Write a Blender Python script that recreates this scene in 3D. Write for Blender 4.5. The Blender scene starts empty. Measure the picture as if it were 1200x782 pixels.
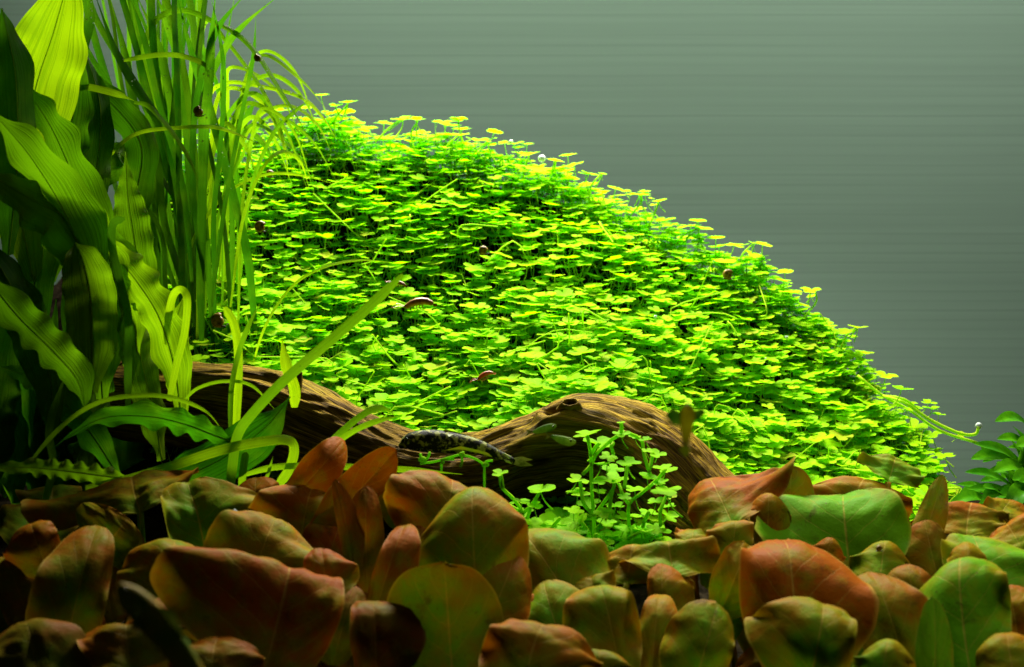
import bpy, math, random
import numpy as np
from mathutils import Vector, Matrix, noise

rng = random.Random(11)
SC = bpy.context.scene
COL = SC.collection

# ------------------------------------------------------------------ camera
FPX = 1448.0                      # focal length in photo pixels (photo 1200 x 782)
PITCH = math.radians(9.5)
CAMZ = 0.30
cam_d = bpy.data.cameras.new("camera")
cam = bpy.data.objects.new("camera", cam_d)
COL.objects.link(cam)
cam.location = (0, 0, CAMZ)
cam.rotation_euler = (math.radians(90) - PITCH, 0, 0)
cam_d.sensor_width = 36
cam_d.lens = 36 * FPX / 1200
cam_d.clip_start = 0.02
cam_d.clip_end = 20
cam_d.dof.use_dof = True
cam_d.dof.focus_distance = 0.72
cam_d.dof.aperture_fstop = 13.0
SC.camera = cam

# ------------------------------------------------------------------ light
world = bpy.data.worlds.new("World")
SC.world = world
world.use_nodes = True
world.node_tree.nodes["Background"].inputs[0].default_value = (0.45, 0.8, 0.25, 1)
world.node_tree.nodes["Background"].inputs[1].default_value = 0.010

def area(name, loc, target, sx, sy, power, spread, color):
    d = bpy.data.lights.new(name, 'AREA')
    d.shape = 'RECTANGLE'; d.size = sx; d.size_y = sy
    d.energy = power; d.spread = math.radians(spread); d.color = color
    o = bpy.data.objects.new(name, d); COL.objects.link(o)
    o.location = loc
    o.rotation_euler = (Vector(target) - Vector(loc)).to_track_quat('-Z', 'Y').to_euler()
    return o
area("tank_lamp", (0.06, 1.09, 0.62), (0.05, 0.92, 0.2), 0.60, 0.10, 13.0, 125, (1.0, 0.96, 0.84))
area("lotus_fill", (0.31, 0.54, 0.78), (0.27, 0.52, 0.1), 0.30, 0.08, 0.42, 66, (1.0, 0.96, 0.84))  # added fill light over the lotus leaves, not a known fixture
area("wall_fill", (0.16, 1.22, 1.30), (0.16, 1.47, 0.20), 1.40, 0.10, 10.0, 60, (1.0, 0.97, 0.88))  # added light that evens out the back wall, not a known fixture

SC.view_settings.view_transform = 'Standard'
SC.view_settings.look = 'None'
SC.view_settings.exposure = 0.0
SC.view_settings.gamma = 1.0
SC.render.engine = 'CYCLES'
SC.cycles.use_denoising = True
SC.cycles.max_bounces = 12
SC.cycles.diffuse_bounces = 7
SC.cycles.transmission_bounces = 8
SC.cycles.transparent_max_bounces = 8
SC.cycles.caustics_reflective = False
SC.cycles.caustics_refractive = False
SC.cycles.sample_clamp_indirect = 6.0

# ------------------------------------------------------------------ geometry helpers
CP, SP = math.cos(PITCH), math.sin(PITCH)
CAM = Vector((0, 0, CAMZ))
RIGHT = Vector((1, 0, 0)); UP = Vector((0, SP, CP))

def P(u, v, Y):
    a = (u - 600) / FPX; b = (391 - v) / FPX
    d = Vector((a, CP + b * SP, -SP + b * CP))
    return CAM + d * (Y / d.y)

def px2m(w, Y):
    return w * Y / FPX / CP

def lerp_tab(tab, x):
    if x <= tab[0][0]: return tab[0][1]
    for (x0, y0), (x1, y1) in zip(tab, tab[1:]):
        if x <= x1:
            k = (x - x0) / (x1 - x0)
            return y0 + (y1 - y0) * k
    return tab[-1][1]

def smooth(a, b, x):
    k = min(1, max(0, (x - a) / (b - a)))
    return k * k * (3 - 2 * k)

def catmull(pts, n):
    pts = [Vector(p) for p in pts]
    if len(pts) == 2:
        return [pts[0].lerp(pts[1], i / n) for i in range(n + 1)]
    q = [2 * pts[0] - pts[1]] + pts + [2 * pts[-1] - pts[-2]]
    m = len(pts) - 1
    out = []
    for i in range(n + 1):
        f = i / n * m
        k = min(int(f), m - 1); t = f - k
        a, b, c, d = q[k], q[k + 1], q[k + 2], q[k + 3]
        out.append(0.5 * (2 * b + (c - a) * t + (2 * a - 5 * b + 4 * c - d) * t * t + (3 * b - a - 3 * c + d) * t ** 3))
    return out

def fbm(v, octs=4):
    s = 0; a = 1
    for _ in range(octs):
        s += a * noise.noise(v); v = v * 2.03; a *= 0.5
    return s

class Geo:
    """verts, faces, uv per vertex and one colour per vertex, gathered into ONE mesh."""
    def __init__(self):
        self.v = []; self.f = []; self.uv = []; self.c = []; self.m = []
    def add(self, v, f, uv=None, c=None, m=0):
        o = len(self.v)
        self.v += [tuple(p) for p in v]
        self.f += [tuple(i + o for i in q) for q in f]
        self.uv += uv if uv else [(0, 0)] * len(v)
        self.c += c if c else [(0.5, 0.5, 0, 1)] * len(v)
        self.m += [m] * len(f)
    def tube(self, pts, rad, n=6, squash=1.0, c=None, m=0, cap=True):
        pts = [Vector(p) for p in pts]
        if not hasattr(rad, '__len__'): rad = [rad] * len(pts)
        vs = []; fs = []; uv = []
        prev = None
        for i, p in enumerate(pts):
            t = (pts[min(i + 1, len(pts) - 1)] - pts[max(i - 1, 0)]).normalized()
            if prev is None:
                a = Vector((0, 0, 1)) if abs(t.z) < 0.9 else Vector((1, 0, 0))
                s = t.cross(a).normalized()
            else:
                s = (prev - t * prev.dot(t)).normalized()
            prev = s
            w = s.cross(t)
            for k in range(n):
                an = 2 * math.pi * k / n
                vs.append(p + (s * math.cos(an) + w * math.sin(an) * squash) * rad[i])
                uv.append((k / n, i / (len(pts) - 1)))
        for i in range(len(pts) - 1):
            for k in range(n):
                a = i * n + k; b = i * n + (k + 1) % n
                fs.append((a, b, b + n, a + n))
        if cap:
            fs.append(tuple(reversed(range(n))))
            fs.append(tuple(range((len(pts) - 1) * n, len(pts) * n)))
        self.add(vs, fs, uv, [c] * len(vs) if c else None, m)
    def ball(self, p, r, nu=10, nv=6, scale=(1, 1, 1), c=None, m=0):
        p = Vector(p); vs = []; fs = []
        for j in range(nv + 1):
            th = math.pi * j / nv
            for i in range(nu):
                ph = 2 * math.pi * i / nu
                vs.append(p + Vector((math.sin(th) * math.cos(ph) * scale[0], math.sin(th) * math.sin(ph) * scale[1], math.cos(th) * scale[2])) * r)
        for j in range(nv):
            for i in range(nu):
                a = j * nu + i; b = j * nu + (i + 1) % nu
                fs.append((a, a + nu, b + nu, b))
        self.add(vs, fs, None, [c] * len(vs) if c else None, m)
    def mesh(self, name, mats, smooth_=True):
        me = bpy.data.meshes.new(name)
        me.from_pydata(self.v, [], self.f)
        n = len(me.loops)
        li = np.empty(n, dtype=np.int32); me.loops.foreach_get("vertex_index", li)
        uv = np.array(self.uv, dtype=np.float32)[li]
        ul = me.uv_layers.new(name="UVMap"); ul.data.foreach_set("uv", uv.ravel())
        ca = me.color_attributes.new("tone", 'FLOAT_COLOR', 'POINT')
        ca.data.foreach_set("color", np.array(self.c, dtype=np.float32).ravel())
        for m in mats if isinstance(mats, (list, tuple)) else [mats]:
            me.materials.append(m)
        me.polygons.foreach_set("material_index", np.array(self.m, dtype=np.int32))
        if smooth_:
            me.polygons.foreach_set("use_smooth", np.ones(len(me.polygons), dtype=bool))
        me.update()
        return me
    def build(self, name, mats, parent=None, **kw):
        return link(name, self.mesh(name, mats, **kw), parent)

def link(name, data, parent=None):
    o = bpy.data.objects.new(name, data)
    COL.objects.link(o)
    if parent is not None:
        o.parent = parent
        o.matrix_parent_inverse = Matrix.Translation(-parent.location)
    return o

def thing(name, label, cat, loc, group=None):
    o = bpy.data.objects.new(name, None); COL.objects.link(o)
    o.empty_display_size = 0.02
    o.location = loc; o["label"] = label; o["category"] = cat
    if group: o["group"] = group
    return o

def tag(o, label, cat, group=None):
    o["label"] = label; o["category"] = cat
    if group: o["group"] = group
    return o

# ------------------------------------------------------------------ materials
def new_mat(name):
    m = bpy.data.materials.new(name); m.use_nodes = True
    nt = m.node_tree
    for n in list(nt.nodes): nt.nodes.remove(n)
    out = nt.nodes.new('ShaderNodeOutputMaterial')
    return m, nt, out

class NB:
    """small node-building helper"""
    def __init__(self, nt): self.nt = nt
    def n(self, t, **kw):
        x = self.nt.nodes.new(t)
        for k, v in kw.items(): setattr(x, k, v)
        return x
    def put(self, sock, v):
        if v is None: return
        if isinstance(v, bpy.types.NodeSocket): self.nt.links.new(v, sock)
        else: sock.default_value = v
    def math(self, op, a, b=None, c=None, clamp=False):
        x = self.n('ShaderNodeMath', operation=op, use_clamp=clamp)
        self.put(x.inputs[0], a); self.put(x.inputs[1], b); self.put(x.inputs[2], c)
        return x.outputs[0]
    def mix(self, f, a, b, mode='MIX'):
        x = self.n('ShaderNodeMix', data_type='RGBA', blend_type=mode)
        self.put(x.inputs[0], f); self.put(x.inputs[6], a); self.put(x.inputs[7], b)
        return x.outputs[2]
    def ramp(self, f, stops):
        x = self.n('ShaderNodeValToRGB')
        e = x.color_ramp.elements
        while len(e) < len(stops): e.new(0.5)
        for i, (p, c) in enumerate(stops):
            e[i].position = p; e[i].color = c if len(c) == 4 else (*c, 1)
        self.put(x.inputs[0], f)
        return x.outputs[0]
    def noise(self, vec, scale, detail=4, rough=0.55, dist=0.0):
        x = self.n('ShaderNodeTexNoise')
        self.put(x.inputs['Vector'], vec)
        x.inputs['Scale'].default_value = scale; x.inputs['Detail'].default_value = detail
        x.inputs['Roughness'].default_value = rough; x.inputs['Distortion'].default_value = dist
        return x.outputs[0]
    def smooth(self, v, lo, hi):
        x = self.n('ShaderNodeMapRange', interpolation_type='SMOOTHSTEP')
        self.put(x.inputs[0], v); x.inputs[1].default_value = lo; x.inputs[2].default_value = hi
        return x.outputs[0]
    def bump(self, h, strength, dist):
        x = self.n('ShaderNodeBump')
        x.inputs['Strength'].default_value = strength; x.inputs['Distance'].default_value = dist
        self.put(x.inputs['Height'], h)
        return x.outputs[0]
    def leaf_shader(self, out, col, tcol, trans, rough, spec, nrm=None, gloss_col=None):
        p = self.n('ShaderNodeBsdfPrincipled')
        self.put(p.inputs['Base Color'], col); self.put(p.inputs['Roughness'], rough)
        p.inputs['Specular IOR Level'].default_value = spec
        t = self.n('ShaderNodeBsdfTranslucent'); self.put(t.inputs[0], tcol)
        if nrm is not None:
            self.put(p.inputs['Normal'], nrm); self.put(t.inputs['Normal'], nrm)
        m = self.n('ShaderNodeMixShader'); m.inputs[0].default_value = trans
        self.nt.links.new(p.outputs[0], m.inputs[1]); self.nt.links.new(t.outputs[0], m.inputs[2])
        self.nt.links.new(m.outputs[0], out.inputs[0])

def mat_clover(name, ca, cb, stem):
    m, nt, out = new_mat(name); b = NB(nt)
    at = b.n('ShaderNodeAttribute', attribute_name='tone')
    sep = b.n('ShaderNodeSeparateColor'); nt.links.new(at.outputs['Color'], sep.inputs[0])
    oi = b.n('ShaderNodeObjectInfo')
    r = b.math('FRACT', b.math('ADD', sep.outputs[0], oi.outputs['Random']))
    co = b.n('ShaderNodeTexCoord').outputs['Object']
    nz = b.noise(co, 260, 3)
    f = b.math('ADD', b.math('MULTIPLY', r, 0.8), b.math('MULTIPLY', nz, 0.3), clamp=True)
    col = b.mix(f, ca, cb)
    # paler veins fanning from the leaf stalk
    uv = b.n('ShaderNodeUVMap').outputs[0]
    su = b.n('ShaderNodeSeparateXYZ'); nt.links.new(uv, su.inputs[0])
    ve = b.math('ABSOLUTE', b.math('SUBTRACT', b.math('FRACT', b.math('MULTIPLY', su.outputs[0], 9.0)), 0.5))
    ve = b.smooth(ve, 0.10, 0.0)
    ve = b.math('MULTIPLY', ve, 0.35)
    col = b.mix(ve, col, stem)
    old = b.math('GREATER_THAN', r, 0.955)
    col = b.mix(b.math('MULTIPLY', old, 0.6), col, (0.30, 0.26, 0.02, 1))
    col = b.mix(sep.outputs[2], col, stem)
    tc = b.mix(1.0, col, (0.80, 1.18, 0.22, 1), 'MULTIPLY')
    b.leaf_shader(out, col, tc, 0.53, 0.5, 0.02)
    return m

M_CLOVER = mat_clover('clover_leaf', (0.19, 0.52, 0.002, 1), (0.42, 0.70, 0.003, 1), (0.52, 0.66, 0.03, 1))
M_CLOVER_F = mat_clover('clover_leaf_fresh', (0.19, 0.56, 0.003, 1), (0.36, 0.69, 0.004, 1), (0.34, 0.60, 0.012, 1))

def mat_blade(name):
    """strap leaves; object colour: r = yellowness, g = darkness, b = stripe strength"""
    m, nt, out = new_mat(name); b = NB(nt)
    oi = b.n('ShaderNodeObjectInfo')
    sep = b.n('ShaderNodeSeparateColor'); nt.links.new(oi.outputs['Color'], sep.inputs[0])
    uv = b.n('ShaderNodeUVMap').outputs[0]
    su = b.n('ShaderNodeSeparateXYZ'); nt.links.new(uv, su.inputs[0])
    co = b.n('ShaderNodeTexCoord').outputs['Object']
    nz = b.noise(co, 45, 4)
    fine = b.noise(co, 420, 3)
    cx = b.n('ShaderNodeCombineXYZ')
    b.put(cx.inputs[0], b.math('MULTIPLY', su.outputs[0], 26.0)); b.put(cx.inputs[1], b.math('MULTIPLY', su.outputs[1], 1.6)); b.put(cx.inputs[2], b.math('MULTIPLY', oi.outputs['Random'], 40))
    stripe = b.noise(cx.outputs[0], 1.0, 2)
    stripe = b.smooth(stripe, 0.42, 0.66)
    col = b.mix(sep.outputs[0], (0.014, 0.145, 0.004, 1), (0.46, 0.56, 0.008, 1))
    dark = b.mix(1.0, col, (0.42, 0.55, 0.5, 1), 'MULTIPLY')
    col = b.mix(b.math('MULTIPLY', stripe, sep.outputs[2]), col, dark)
    col = b.mix(b.math('MULTIPLY', b.smooth(nz, 0.45, 0.75), 0.45), col, (0.22, 0.34, 0.015, 1))
    spots = b.smooth(fine, 0.66, 0.76)
    col = b.mix(b.math('MULTIPLY', spots, 0.5), col, (0.06, 0.10, 0.02, 1))
    col = b.mix(sep.outputs[1], col, (0.05, 0.10, 0.01, 1))
    tc = b.mix(1.0, col, (0.95, 1.25, 0.25, 1), 'MULTIPLY')
    nrm = b.bump(b.math('ADD', stripe, b.math('MULTIPLY', nz, 1.0)), 0.35, 0.0006)
    b.leaf_shader(out, col, tc, 0.56, 0.45, 0.06, nrm)
    return m
M_BLADE = mat_blade('strap_leaf')

def mat_lotus():
    """lotus leaves; object colour: r = how green, g = how red, b = how far towards dark brown"""
    m, nt, out = new_mat('lotus_leaf'); b = NB(nt)
    oi = b.n('ShaderNodeObjectInfo')
    sep = b.n('ShaderNodeSeparateColor'); nt.links.new(oi.outputs['Color'], sep.inputs[0])
    uv = b.n('ShaderNodeUVMap').outputs[0]
    su = b.n('ShaderNodeSeparateXYZ'); nt.links.new(uv, su.inputs[0])
    t = b.math('ABSOLUTE', b.math('SUBTRACT', b.math('MULTIPLY', su.outputs[0], 2.0), 1.0))
    s = su.outputs[1]
    off = b.n('ShaderNodeVectorMath', operation='ADD')
    co = b.n('ShaderNodeTexCoord').outputs['Object']
    nt.links.new(co, off.inputs[0])
    rv = b.n('ShaderNodeCombineXYZ')
    for i in range(3): b.put(rv.inputs[i], b.math('MULTIPLY', oi.outputs['Random'], 3.0 + i))
    nt.links.new(rv.outputs[0], off.inputs[1])
    co = off.outputs[0]
    big = b.noise(co, 34, 3, 0.5)
    mid = b.noise(co, 140, 5, 0.6)
    fine = b.noise(co, 900, 3, 0.6)
    g = b.math('ADD', sep.outputs[0], b.math('MULTIPLY', b.math('SUBTRACT', big, 0.5), 1.7))
    g = b.math('ADD', g, b.math('MULTIPLY', b.math('SUBTRACT', mid, 0.5), 1.3))
    g = b.math('ADD', g, b.math('SUBTRACT', b.math('MULTIPLY', b.math('SUBTRACT', 1.0, s), 0.55), 0.08))
    g = b.math('SUBTRACT', g, b.math('MULTIPLY', b.math('MULTIPLY', t, t), 0.30), clamp=True)
    red = b.mix(sep.outputs[1], (0.31, 0.13, 0.002, 1), (0.30, 0.062, 0.002, 1))
    col = b.mix(g, red, (0.10, 0.29, 0.005, 1))
    # veins
    wob = b.math('MULTIPLY', b.math('SUBTRACT', mid, 0.5), 0.05)
    x = b.math('ADD', b.math('SUBTRACT', s, b.math('MULTIPLY', t, 0.42)), wob)
    fr = b.math('ABSOLUTE', b.math('SUBTRACT', b.math('FRACT', b.math('MULTIPLY', x, 6.0)), 0.5))
    lat = b.smooth(fr, 0.04, 0.0)
    lat = b.math('MULTIPLY', lat, b.smooth(t, 1.0, 0.5))
    rib = b.smooth(b.math('ADD', t, b.math('MULTIPLY', wob, 0.6)), 0.024, 0.0)
    vein = b.math('MAXIMUM', b.math('MULTIPLY', lat, 0.42), b.math('MULTIPLY', rib, 0.7))
    col = b.mix(b.math('MULTIPLY', vein, 0.7), col, (0.50, 0.34, 0.06, 1))
    # algae flecks and brown blotches
    fl = b.math('MULTIPLY', b.smooth(fine, 0.56, 0.72), b.smooth(mid, 0.45, 0.6))
    col = b.mix(b.math('MULTIPLY', fl, 0.8), col, (0.09, 0.055, 0.012, 1))
    bl = b.smooth(b.noise(co, 75, 5, 0.65, 0.4), 0.60, 0.74)
    col = b.mix(b.math('MULTIPLY', bl, 0.75), col, (0.075, 0.035, 0.010, 1))
    rim = b.smooth(t, 0.93, 1.0)
    col = b.mix(b.math('MULTIPLY', rim, 0.5), col, (0.45, 0.36, 0.05, 1))
    col = b.mix(sep.outputs[2], col, (0.05, 0.022, 0.008, 1))
    hgt = b.math('ADD', b.math('MULTIPLY', vein, -0.35), b.math('MULTIPLY', mid, 1.1))
    nrm = b.bump(hgt, 0.40, 0.0015)
    b.leaf_shader(out, col, b.mix(1.0, col, (1.15, 0.95, 0.2, 1), 'MULTIPLY'), 0.16, 0.5, 0.025, nrm)
    return m
M_LOTUS = mat_lotus()

def mat_wood():
    m, nt, out = new_mat('driftwood'); b = NB(nt)
    uv = b.n('ShaderNodeUVMap').outputs[0]
    mp = b.n('ShaderNodeMapping'); mp.inputs['Scale'].default_value = (40, 7, 1)
    nt.links.new(uv, mp.inputs[0])
    co = b.n('ShaderNodeTexCoord').outputs['Object']
    g1 = b.noise(mp.outputs[0], 1.0, 7, 0.68, 0.5)
    mp2 = b.n('ShaderNodeMapping'); mp2.inputs['Scale'].default_value = (130, 13, 1)
    nt.links.new(uv, mp2.inputs[0])
    g2 = b.noise(mp2.outputs[0], 1.0, 4, 0.6, 0.3)
    at = b.n('ShaderNodeAttribute', attribute_name='tone')
    sep = b.n('ShaderNodeSeparateColor'); nt.links.new(at.outputs['Color'], sep.inputs[0])
    lo = b.noise(co, 20, 4)
    g = b.math('ADD', b.math('MULTIPLY', g1, 0.55), b.math('MULTIPLY', g2, 0.45))
    col = b.ramp(g, [(0.32, (0.014, 0.008, 0.002)), (0.44, (0.10, 0.056, 0.010)), (0.54, (0.34, 0.21, 0.008)), (0.66, (0.68, 0.48, 0.024))])
    col = b.mix(b.math('MULTIPLY', b.smooth(lo, 0.42, 0.68), 0.35), col, (0.12, 0.12, 0.02, 1))
    col = b.mix(b.math('MULTIPLY', b.smooth(lo, 0.55, 0.35), 0.5), col, (0.06, 0.03, 0.010, 1))
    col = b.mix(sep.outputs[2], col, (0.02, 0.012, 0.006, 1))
    p = b.n('ShaderNodeBsdfPrincipled')
    b.put(p.inputs['Base Color'], col); p.inputs['Roughness'].default_value = 0.7
    p.inputs['Specular IOR Level'].default_value = 0.06
    b.put(p.inputs['Normal'], b.bump(g, 1.0, 0.005))
    nt.links.new(p.outputs[0], out.inputs[0])
    return m
M_WOOD = mat_wood()

def mat_plain(name, ca, cb, scale, rough=0.5, spec=0.3, bump=0.0, lo=0.35, hi=0.65, trans=0.0):
    m, nt, out = new_mat(name); b = NB(nt)
    co = b.n('ShaderNodeTexCoord').outputs['Object']
    nz = b.noise(co, scale, 5, 0.6)
    col = b.mix(b.smooth(nz, lo, hi), ca, cb)
    nrm = b.bump(nz, bump, 0.002) if bump else None
    if trans:
        b.leaf_shader(out, col, col, trans, rough, spec, nrm)
    else:
        p = b.n('ShaderNodeBsdfPrincipled')
        b.put(p.inputs['Base Color'], col); p.inputs['Roughness'].default_value = rough
        p.inputs['Specular IOR Level'].default_value = spec
        if nrm is not None: b.put(p.inputs['Normal'], nrm)
        nt.links.new(p.outputs[0], out.inputs[0])
    return m
M_SOIL = mat_plain('soil', (0.006, 0.005, 0.003, 1), (0.022, 0.017, 0.010, 1), 160, 1.0, 0.0, 1.0)
M_ANUB = mat_plain('glossy_leaf', (0.025, 0.16, 0.002, 1), (0.08, 0.30, 0.003, 1), 60, 0.3, 0.10, 0.2, trans=0.3)
M_FISHD = mat_plain('mottled_fish', (0.008, 0.011, 0.004, 1), (0.26, 0.28, 0.06, 1), 330, 0.5, 0.08, 0.3, 0.50, 0.62)
M_FISHP = mat_plain('pale_fish_mark', (0.45, 0.55, 0.25, 1), (0.7, 0.75, 0.5, 1), 200, 0.3, 0.5)
M_FIN = mat_plain('fish_fin', (0.10, 0.13, 0.03, 1), (0.32, 0.36, 0.10, 1), 300, 0.35, 0.4, trans=0.4)
M_FISHG = mat_plain('green_fish', (0.08, 0.20, 0.03, 1), (0.26, 0.38, 0.06, 1), 150, 0.4, 0.15, trans=0.6)
M_FISHO = mat_plain('olive_fish', (0.10, 0.20, 0.02, 1), (0.45, 0.26, 0.02, 1), 75, 0.5, 0.08)
M_FISHB = mat_plain('brown_fish', (0.26, 0.24, 0.02, 1), (0.44, 0.42, 0.04, 1), 90, 0.35, 0.2, trans=0.75)
M_FISHY = mat_plain('yellow_fin', (0.40, 0.40, 0.04, 1), (0.30, 0.42, 0.05, 1), 90, 0.35, 0.4, trans=0.4)
M_EYE = mat_plain('eye', (0.004, 0.004, 0.004, 1), (0.01, 0.01, 0.01, 1), 50, 0.1, 0.6)
M_SHRIMP = mat_plain('shrimp_shell', (0.40, 0.07, 0.02, 1), (0.45, 0.22, 0.06, 1), 300, 0.35, 0.5, trans=0.25)
M_SHRIMPD = mat_plain('dark_shrimp_shell', (0.12, 0.03, 0.012, 1), (0.35, 0.16, 0.03, 1), 300, 0.35, 0.5)
M_SHELL = mat_plain('snail_shell', (0.06, 0.03, 0.006, 1), (0.30, 0.19, 0.03, 1), 420, 0.35, 0.25)
M_FOOT = mat_plain('snail_foot', (0.03, 0.025, 0.012, 1), (0.10, 0.08, 0.03, 1), 200, 0.4, 0.4)

def mat_wall():
    m, nt, out = new_mat('back_panel'); b = NB(nt)
    co = b.n('ShaderNodeTexCoord').outputs['Object']
    mp = b.n('ShaderNodeMapping'); mp.inputs['Scale'].default_value = (1.3, 1, 90)
    nt.links.new(co, mp.inputs[0])
    st = b.noise(mp.outputs[0], 1.0, 4, 0.7)
    mp2 = b.n('ShaderNodeMapping'); mp2.inputs['Scale'].default_value = (0.8, 1, 330)
    nt.links.new(co, mp2.inputs[0])
    st2 = b.noise(mp2.outputs[0], 1.0, 2, 0.5)
    sz = b.n('ShaderNodeSeparateXYZ'); nt.links.new(co, sz.inputs[0])
    wz = b.math('ADD', sz.outputs[2], b.math('MULTIPLY', b.math('SUBTRACT', b.noise(co, 3.0, 2), 0.5), 0.004))
    fr = b.math('ABSOLUTE', b.math('SUBTRACT', b.math('FRACT', b.math('MULTIPLY', wz, 88.0)), 0.5))
    ln = b.math('MULTIPLY', b.smooth(fr, 0.09, 0.0), b.smooth(st, 0.35, 0.62))
    col = b.mix(b.smooth(st, 0.3, 0.7), (0.165, 0.250, 0.195, 1), (0.182, 0.275, 0.214, 1))
    col = b.mix(b.math('MULTIPLY', b.smooth(st2, 0.5, 0.75), 0.3), col, (0.150, 0.22, 0.178, 1))
    col = b.mix(b.math('MULTIPLY', ln, 0.8), col, (0.118, 0.176, 0.140, 1))
    p = b.n('ShaderNodeBsdfPrincipled')
    b.put(p.inputs['Base Color'], col); p.inputs['Roughness'].default_value = 0.6
    p.inputs['Specular IOR Level'].default_value = 0.1
    nt.links.new(p.outputs[0], out.inputs[0])
    return m
M_WALL = mat_wall()

def mat_bubble():
    m, nt, out = new_mat('air_bubble'); b = NB(nt)
    g = b.n('ShaderNodeBsdfGlossy'); g.inputs['Roughness'].default_value = 0.05; g.inputs[0].default_value = (1, 1, 1, 1)
    t = b.n('ShaderNodeBsdfTransparent')
    d = b.n('ShaderNodeBsdfDiffuse'); d.inputs[0].default_value = (0.85, 0.95, 0.9, 1)
    lw = b.n('ShaderNodeLayerWeight'); lw.inputs[0].default_value = 0.45
    mx = b.n('ShaderNodeMixShader'); nt.links.new(lw.outputs['Fresnel'], mx.inputs[0])
    nt.links.new(t.outputs[0], mx.inputs[1]); nt.links.new(g.outputs[0], mx.inputs[2])
    m2 = b.n('ShaderNodeMixShader'); m2.inputs[0].default_value = 0.35
    nt.links.new(mx.outputs[0], m2.inputs[1]); nt.links.new(d.outputs[0], m2.inputs[2])
    nt.links.new(m2.outputs[0], out.inputs[0])
    return m
M_BUBBLE = mat_bubble()

# ------------------------------------------------------------------ setting: back panel and soil
YW = 1.45
g = Geo()
g.add([(-1.1, YW, -0.3), (1.1, YW, -0.3), (1.1, YW, 1.0), (-1.1, YW, 1.0), (-1.1, YW + 0.02, -0.3), (1.1, YW + 0.02, -0.3), (1.1, YW + 0.02, 1.0), (-1.1, YW + 0.02, 1.0)],
      [(0, 1, 2, 3), (5, 4, 7, 6), (3, 2, 6, 7), (1, 0, 4, 5), (0, 3, 7, 4), (2, 1, 5, 6)])
wall = g.build('back_wall', M_WALL, smooth_=False); wall['kind'] = 'structure'

VR = [(-200, 330), (60, 300), (150, 200), (180, 168), (280, 162), (330, 155), (420, 152), (500, 166), (560, 180), (650, 203), (760, 252), (830, 288), (890, 316), (950, 364), (1000, 412), (1040, 458), (1080, 512), (1118, 572), (1180, 640)]
VB = [(-200, 480), (60, 470), (180, 430), (300, 432), (350, 455), (420, 485), (500, 505), (560, 498), (620, 475), (680, 462), (740, 478), (800, 515), (860, 570), (1000, 596), (1118, 606), (1180, 660)]
YF = [(-200, 0.78), (300, 0.755), (700, 0.735), (1118, 0.72)]
YR = [(-200, 0.95), (300, 0.98), (700, 0.97), (950, 0.91), (1118, 0.84)]

def mound(px, u):
    v = VRf(px) * u + lerp_tab(VB, px) * (1 - u)
    Y = lerp_tab(YF, px) * (1 - u) + lerp_tab(YR, px) * u
    p = P(px, v, Y)
    if u > 1: p.z -= (u - 1) ** 1.3 * 0.5
    return p
def VRf(px): return lerp_tab(VR, px)

def hill(x, y):  # dark soil bank added under the plants so gaps between them look dark
    px = 600 + x / y * FPX
    for _ in range(3):
        yf, yr = lerp_tab(YF, px), lerp_tab(YR, px)
        u = min(3.0, (y - yf) / (yr - yf))
        v = VRf(px) * min(u, 1) + lerp_tab(VB, px) * (1 - min(u, 1))
        b = (391 - v) / FPX
        px = 600 + x / y * FPX * (CP + b * SP)
    if u < -0.6 or px > 1178: return -1
    return mound(px, u).z - 0.046 + 0.022 * smooth(.5, .9, u)

def ground_z(x, y):
    base = lerp_tab([(0.1, 0.0), (0.35, 0.02), (0.55, 0.056), (0.66, 0.070), (0.75, 0.055), (0.9, 0.0), (1.5, -0.15)], y)
    return base
g = Geo(); NX, NY = 170, 120
vs = []
for j in range(NY + 1):
    y = 0.08 + (YW - 0.003 - 0.08) * j / NY
    for i in range(NX + 1):
        x = -0.9 + 1.8 * i / NX
        z = ground_z(x, y) + 0.004 * fbm(Vector((x * 30, y * 30, 0)), 3)
        h = hill(x, y)
        if h > z: z = h + 0.003 * noise.noise(Vector((x * 60, y * 60, 3)))
        vs.append((x, y, z))
fs = [(j * (NX + 1) + i, j * (NX + 1) + i + 1, (j + 1) * (NX + 1) + i + 1, (j + 1) * (NX + 1) + i) for j in range(NY) for i in range(NX)]
g.add(vs, fs)
soil = g.build('ground', M_SOIL); soil['kind'] = 'structure'

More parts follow.
